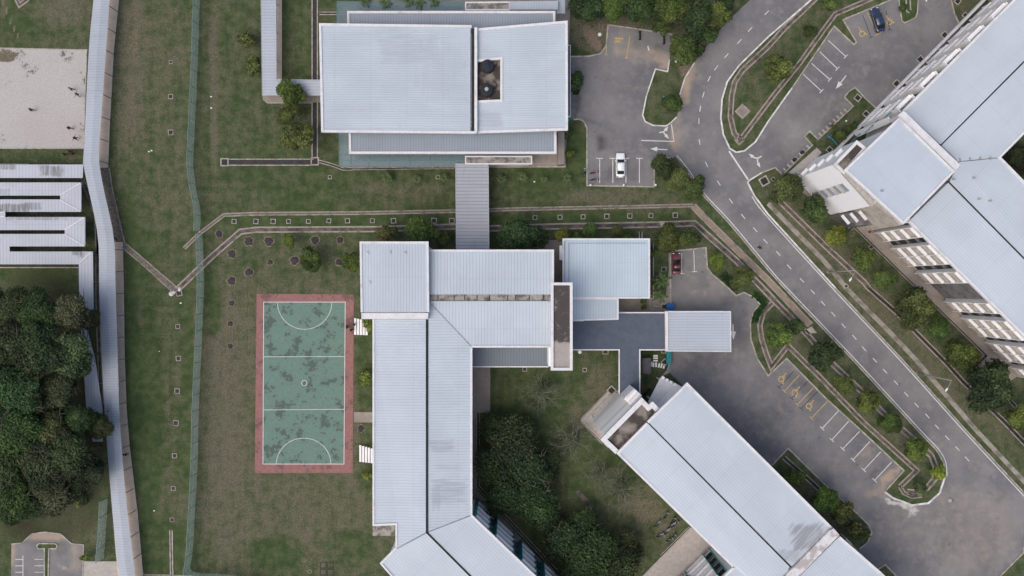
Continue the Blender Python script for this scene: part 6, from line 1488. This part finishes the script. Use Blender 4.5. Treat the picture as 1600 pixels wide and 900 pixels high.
person(196.5, 710, -20, 'arms', (.03, .02, .03), (.02, .02, .03), 'person in dark clothes with arms out on the beige path beside the walkway', None, .055); person(178.5, 372.5, 20, 'walk', (.02, .02, .03), (.02, .02, .03), 'person in dark clothes at the top of the lower beige path', None, .055)
person(1187, 387, -50, 'arms', (.02, .02, .03), (.025, .025, .03), 'person in black walking alone across the main road', None, .025)

# ------------------------------------------------------------------ stands, lamps and small objects
def stand(x, y, label):
    c = W(x, y); t = thing('spectator_stand', label, 'stand', c, 'white stepped stands beside the court')
    L = 3.1
    for i in range(5):
        xx = -1.25 + i * .58; z = .35 + i * .28; k = L * (1 - .03 * i)
        mb = MB(); mb.box((xx, -i * .05, z), (.40, k, .06)); mb.box((xx + .17, -i * .05, z - .14), (.05, k, .22)); part('bench_plank', mb, M['white'], t, local=True)
        mb = MB()
        for s in (-1, 0, 1): mb.box((xx, s * L * .43 - i * .05, z / 2 - .02), (.06, .06, z - .02))
        part('support', mb, M['metal'], t, local=True)
stand(566, 510, 'white stepped spectator stand beside the upper right corner of the court'); stand(574, 708, 'white stepped spectator stand beside the lower right corner of the court')
def lamp(x, y, hgt, label, dirx, diry):
    p = W(x, y); t = thing('street_lamp', label, 'street lamp', p, 'street lamps along the road verge')
    mb = MB(); mb.tube([(0, 0, 0), (0, 0, hgt * .5), (0, 0, hgt)], [.13, .10, .06], 10); part('pole', mb, M['metal'], t, True, local=True)
    mb = MB(); d = Vector((dirx, diry, 0)).normalized(); mb.tube([(0, 0, hgt - .1), tuple(d * .7 + Vector((0, 0, hgt + .15))), tuple(d * 1.5 + Vector((0, 0, hgt + .25)))], .045, 8); part('arm', mb, M['metal'], t, local=True)
    mb = MB(); q = d * 1.9; rz = math.atan2(d.y, d.x)
    me = skin_mesh('lamp_head', [(0, 0, 0), (.35, 0, 0), (.8, 0, 0)], [(0, 1), (1, 2)], [(.08, .07), (.22, .09), (.10, .05)], M['lamp_white']); o = part('lamp_head', None, None, t, me=me); o.location = (*(d * 1.45).to_2d(), hgt + .25); o.rotation_euler = (0, 0, rz)
    mb = MB(); mb.box((0, 0, .08), (.5, .5, .16)); part('footing', mb, M['concrete'], t, local=True)
M['lamp_white'] = plain('lamp_white', (.75, .76, .78), .4, .05)
lamp(1294, 425, 12, 'tall street lamp leaning over the verge near the small round street trees', -.55, -.85); lamp(1432, 583, 12, 'tall street lamp beside the road opposite the end of the white facade', -.55, -.85)
def simple(name, label, cat, px, builds, z=0.0, rz=0, group=None):
    c = W(*px); t = thing(name, label, cat, (c.x, c.y, z), group, R(rz))
    for nm, fn, mat in builds:
        mb = MB(); fn(mb); part(nm, mb, M[mat], t, local=True)
def binf(mb): mb.prism([(-.6, -.55), (.6, -.55), (.55, .55), (-.55, .55)], .12, 1.1)
def lidf(mb): mb.box((0, .02, 1.15), (1.3, 1.2, .10)); mb.box((0, -.5, 1.2), (1.1, .12, .1))
def whf(mb):
    for s in (-1, 1):
        for u in (-1, 1): mb.tube([(s * .45, u * .4 - .04, .1), (s * .45, u * .4 + .04, .1)], .1, 8)
M['blue'] = plain('blue_plastic', (.01, .10, .30), .5, .2)
simple('wheeled_bin', 'blue wheeled bin beside the pit at the carport corner', 'bin', (1045.5, 479), [('tub', binf, 'blue'), ('lid', lidf, 'blue'), ('wheel', whf, 'rubber')])
simple('wheeled_bin', 'teal rectangular bin on the lawn edge below the carport', 'bin', (1043.5, 559), [('tub', lambda mb: mb.prism([(-.4, -1.1), (.4, -1.1), (.36, 1.1), (-.36, 1.1)], .1, 1.0), 'teal'), ('lid', lambda mb: mb.box((0, 0, 1.05), (.9, 2.4, .1)), 'teal'), ('wheel', whf, 'rubber')])
def shed_roof(mb):
    mb.add([(-.8, -1.45, 1.9), (0, -1.45, 2.2), (.8, -1.45, 1.9), (-.8, 1.45, 1.9), (0, 1.45, 2.2), (.8, 1.45, 1.9), (-.8, -1.45, 1.82), (.8, -1.45, 1.82), (-.8, 1.45, 1.82), (.8, 1.45, 1.82)], [(0, 1, 4, 3), (1, 2, 5, 4), (6, 8, 9, 7), (0, 3, 8, 6), (2, 7, 9, 5), (0, 6, 7, 2, 1), (3, 4, 5, 9, 8)])
simple('small_shed', 'small dark ridged shed on the lawn between slate canopy and stepping slabs', 'shed', (1008, 570), [('wall', lambda mb: mb.box((0, 0, .92), (1.4, 2.7, 1.82)), 'metal'), ('roof', shed_roof, 'slate_dark')]) if M.update({'slate_dark': plain('slate_dark', (.10, .095, .105), .8, .15)}) is None else 0
gss = 'white stepping slabs on the small lawn below the carport'
for i, (x, y, rz) in enumerate([(1024, 556, 90), (1024, 559.5, 90), (1024, 563.5, 90), (1018, 569, 0), (1021, 570, 0), (1025, 570, 0), (1029.5, 571, -12), (1033.5, 571.5, -16), (1037.5, 572.5, -20)]):
    mb = MB(); mb.box((0, 0, .05), (.30, .85, .1)); c = W(x, y)
    o = solo('stepping_slab', mb, M['white'], ('topmost white stepping slab of the three stacked ones', 'middle white stepping slab of the three stacked ones', 'lowest white stepping slab of the three stacked ones', 'white stepping slab at the left end of the row of six', 'second white stepping slab from the left in the row of six', 'third white stepping slab from the left in the row of six', 'third white stepping slab from the right in the row of six', 'second white stepping slab from the right in the row of six', 'white stepping slab at the right end of the row of six')[i], 'stepping slab', (0, 0, 0), gss); o.location = c; o.rotation_euler = (0, 0, R(rz))
# dark drums and wheel stops along the motorcycle bay
gd_ = 'black drums in the motorcycle bay'
for i, (x, y) in enumerate(((1252.5, 238.5), (1240.5, 250))):
    t = thing('drum', ('black drum in the motorcycle bay, upper of two', 'black drum in the motorcycle bay, lower of two')[i], 'drum', W(x, y) + Vector((0, 0, .021)), gd_)
    mb = MB(); mb.lathe((0, 0, 0), [(.30, 0), (.33, .1), (.30, .3), (.33, .5), (.30, .8)], 16); part('drum_shell', mb, M['black'], t, local=True); mb = MB(); mb.lathe((0, 0, .8), [(.3, 0), (.3, .04)], 16); part('lid', mb, M['black'], t, local=True)
gw = 'concrete wheel stops in the motorcycle bays'
for i in range(8):
    x, y = 1281 + i * 5.6, 210 - i * 5.4; mb = MB(); mb.prism([(-.35, -.14), (.35, -.14), (.35, .14), (-.35, .14)], 0, .13); mb.box((0, 0, .16), (.6, .16, .06))
    o = solo('wheel_stop', mb, M['pale_concrete'], ORD[i] + ' small wheel stop from the top, in the bay along the brown verge', 'wheel stop', (0, 0, 0), gw); o.location = W(x, y) + Vector((0, 0, .021)); o.rotation_euler = (0, 0, R(135))
for i in range(7):
    x, y = 1262 - i * 6.0, 229 + i * 6.0; mb = MB(); mb.prism([(-.35, -.14), (.35, -.14), (.35, .14), (-.35, .14)], 0, .13); mb.box((0, 0, .16), (.6, .16, .06))
    o = solo('wheel_stop', mb, M['pale_concrete'], ORD[i] + ' small wheel stop from the top, in the bay with black drums', 'wheel stop', (0, 0, 0), gw); o.location = W(x, y) + Vector((0, 0, .021)); o.rotation_euler = (0, 0, R(135))
gb = 'dark bay barriers under the top trees'
for i, (x, y) in enumerate(((999, 56), (1036.5, 63))):
    t = thing('bay_barrier', ('dark barrier frame on the left of the sandy bay under the trees', 'dark barrier frame on the right of the sandy bay under the trees')[i], 'barrier', W(x, y) + Vector((0, 0, .021)), gb)
    mb = MB(); mb.tube([(0, -.8, .5), (0, .8, .5)], .14, 8); mb.tube([(.12, -.8, .2), (.12, .8, .2)], .12, 8); part('rail', mb, M['rubber'], t, local=True)
    mb = MB()
    for s in (-1, 1): mb.box((0, s * .7, .3), (.1, .1, .6)); mb.box((.05, s * .7, .05), (.5, .16, .1))
    part('foot', mb, M['black'], t, local=True)
M['pipe_blue'] = plain('pipe_blue', (.05, .22, .38), .5, .2)
mb = MB(); mb.tube([W(1292, 212) + Vector((0, 0, .12)), W(1297, 215) + Vector((0, 0, .3)), W(1308, 226) + Vector((0, 0, .12))], .09, 8); mb.tube([W(1294, 216) + Vector((0, 0, .12)), W(1299, 211) + Vector((0, 0, .2))], .07, 8)
solo('blue_pipe', mb, M['pipe_blue'], 'bright blue pipe lying on the brown verge by the stair tower', 'pipe', W(1300, 218))
gpo = 'kerb bollards along the bottom of the bays beside the hall'
for i, x in enumerate((922, 973.5, 1023)):
    t = thing('bollard', ('pale round bollard at the left end of the bays beside the hall', 'pale round bollard behind the white car', 'pale round bollard at the right end of the bays beside the hall')[i], 'bollard', W(x, 290), gpo)
    mb = MB(); mb.lathe((0, 0, 0), [(.13, 0), (.13, .8)], 12); part('post', mb, M['metal'], t, local=True); mb = MB(); mb.lathe((0, 0, .8), [(.16, 0), (.22, .08), (.2, .2), (.08, .28)], 14); part('cap', mb, M['lamp_white'], t, True, local=True)
for x, y, l in ((1057, 95, 'round white cover on the grass by the hall lot corner'), (906, 550, 'round pale basin beside the mouldy tower in the courtyard'), (1147, 440, 'small white lamp spot amid the hedge and round tree'), (1484, 782, 'pale round cover in the asphalt near the median tip'), (937, 54, 'small white lump on the bare earth east of the hall')):
    mb = MB(); mb.lathe((0, 0, 0), [(.34, 0.0), (.34, .1), (.24, .14), (.05, .15)], 16); o = solo('round_cover', mb, M['lamp_white' if l[0] != 'p' else 'pale_concrete'], l, 'cover'); o.location = W(x, y) + Vector((0, 0, .02 if y > 700 else 0))
# rubble heap by the pit, litter
def rock(name, x, y, s, label, mat, group=None, z=0):
    r = random.Random(int(x * 7 + y)); mb = MB(); n = 9; vs = []
    for k, (q, zz) in enumerate([(.8, 0), (1, .3), (.75, .6), (.3, .75)]): vs += [(math.cos(6.283 * i / n) * s * q * r.uniform(.75, 1.15), math.sin(6.283 * i / n) * s * q * r.uniform(.75, 1.15), zz * s) for i in range(n)]
    mb.add(vs, [(k * n + i, k * n + (i + 1) % n, (k + 1) * n + (i + 1) % n, (k + 1) * n + i) for k in range(3) for i in range(n)] + [tuple(range(3 * n, 4 * n)), tuple(range(n))[::-1]])
    o = solo(name, mb, M[mat], label, 'rock', (0, 0, 0), group); o.location = W(x, y) + Vector((0, 0, z))
for x, y, s, l in ((268, 459, .5, 'white sack-like rock left of the rough pit at the path bend'), (272, 457, .35, 'pale rock touching the rough pit at the path bend'), (281, 452, .4, 'tan rock above the rough pit at the path bend')): rock('pale_rock', x, y, s, l, 'kerb_white', 'rocks at the bend of the stone path')
gl_ = 'scraps of litter on the grass'
for i, (x, y, l) in enumerate(((282.5, 473.5, 'white scrap on the grass just below the rough pit'), (233, 237, 'larger white scrap on the grass left of the green fence'), (237, 235.5, 'smaller white scrap right beside the larger one left of the fence'), (249, 549, 'tiny pale scrap on the grass level with the court'), (330, 151, 'white scrap on the grass right of the fence, upper'), (330, 169, 'white scrap on the grass right of the fence, lower'), (1037, 151, 'pale blue plastic scrap on the kerbed island'), (241, 798, 'white scrap near the lowest pits'), (835, 284, 'white scrap between two young palms'), (1355.5, 837, 'blue scrap at the corner of the strip beside the diagonal block'), (1322, 189, 'white scrap on the brown verge'), (1447, 1.5, 'white object on the asphalt at the top'))):
    mb = MB(); ra = random.Random(i); k = .16 if 'tiny' not in l else .1
    pts = [(math.cos(a) * k * ra.uniform(.7, 1.3), math.sin(a) * k * ra.uniform(.7, 1.3)) for a in [j * 1.05 for j in range(6)]]; mb.prism(pts, .03, .12); mb.box((k * .5, 0, .13), (k, k * .8, .06), i)
    o = solo('litter', mb, M['pipe_blue' if 'blue' in l else 'lamp_white'], l, 'litter', (0, 0, 0), gl_); o.location = W(x, y) + Vector((0, 0, -.02 if False else -.025))
mb = MB(); mb.box((0, 0, .25), (.3, .55, .5)); mb.box((.0, .0, .53), (.2, .35, .1)); o = solo('red_box', mb, M['tail'], 'small red box on the apron below the stair canopies', 'box'); o.location = W(1358, 362) + Vector((0, 0, .05))
# power transformer-like slab at top left, and concrete post ring items near the bottom
gr = 'faint concrete squares sunk in the lawn at the bottom'
for i, (x, y) in enumerate(((505, 883), (516, 883), (505, 894), (516, 894))):
    mb = MB(); k = .55; mb.ribbon([(-k, -k, 0), (k, -k, 0), (k, k, 0), (-k, k, 0)], .12, 0, .06, closed=True); o = solo('sunken_frame', mb, M['dark_soil'], ('upper left', 'upper right', 'lower left', 'lower right')[i] + ' of four faint square frames sunk in the lawn near the bottom', 'frame', (0, 0, 0), gr); o.location = W(x, y)
for i, (x, y) in enumerate(((484, 893), (475, 875))):
    mb = MB(); mb.ribbon([(math.cos(a) * .33, math.sin(a) * .33, 0) for a in [k * .45 for k in range(14)]], .08, 0, .08, closed=True); o = solo('ring', mb, M['drain_lip'], ('pale ring on the lawn near the bottom, lower', 'fainter ring on the lawn near the bottom, upper')[i], 'ring', (0, 0, 0), 'rings on the lawn'); o.location = W(x, y)
bpy.context.view_layer.update()
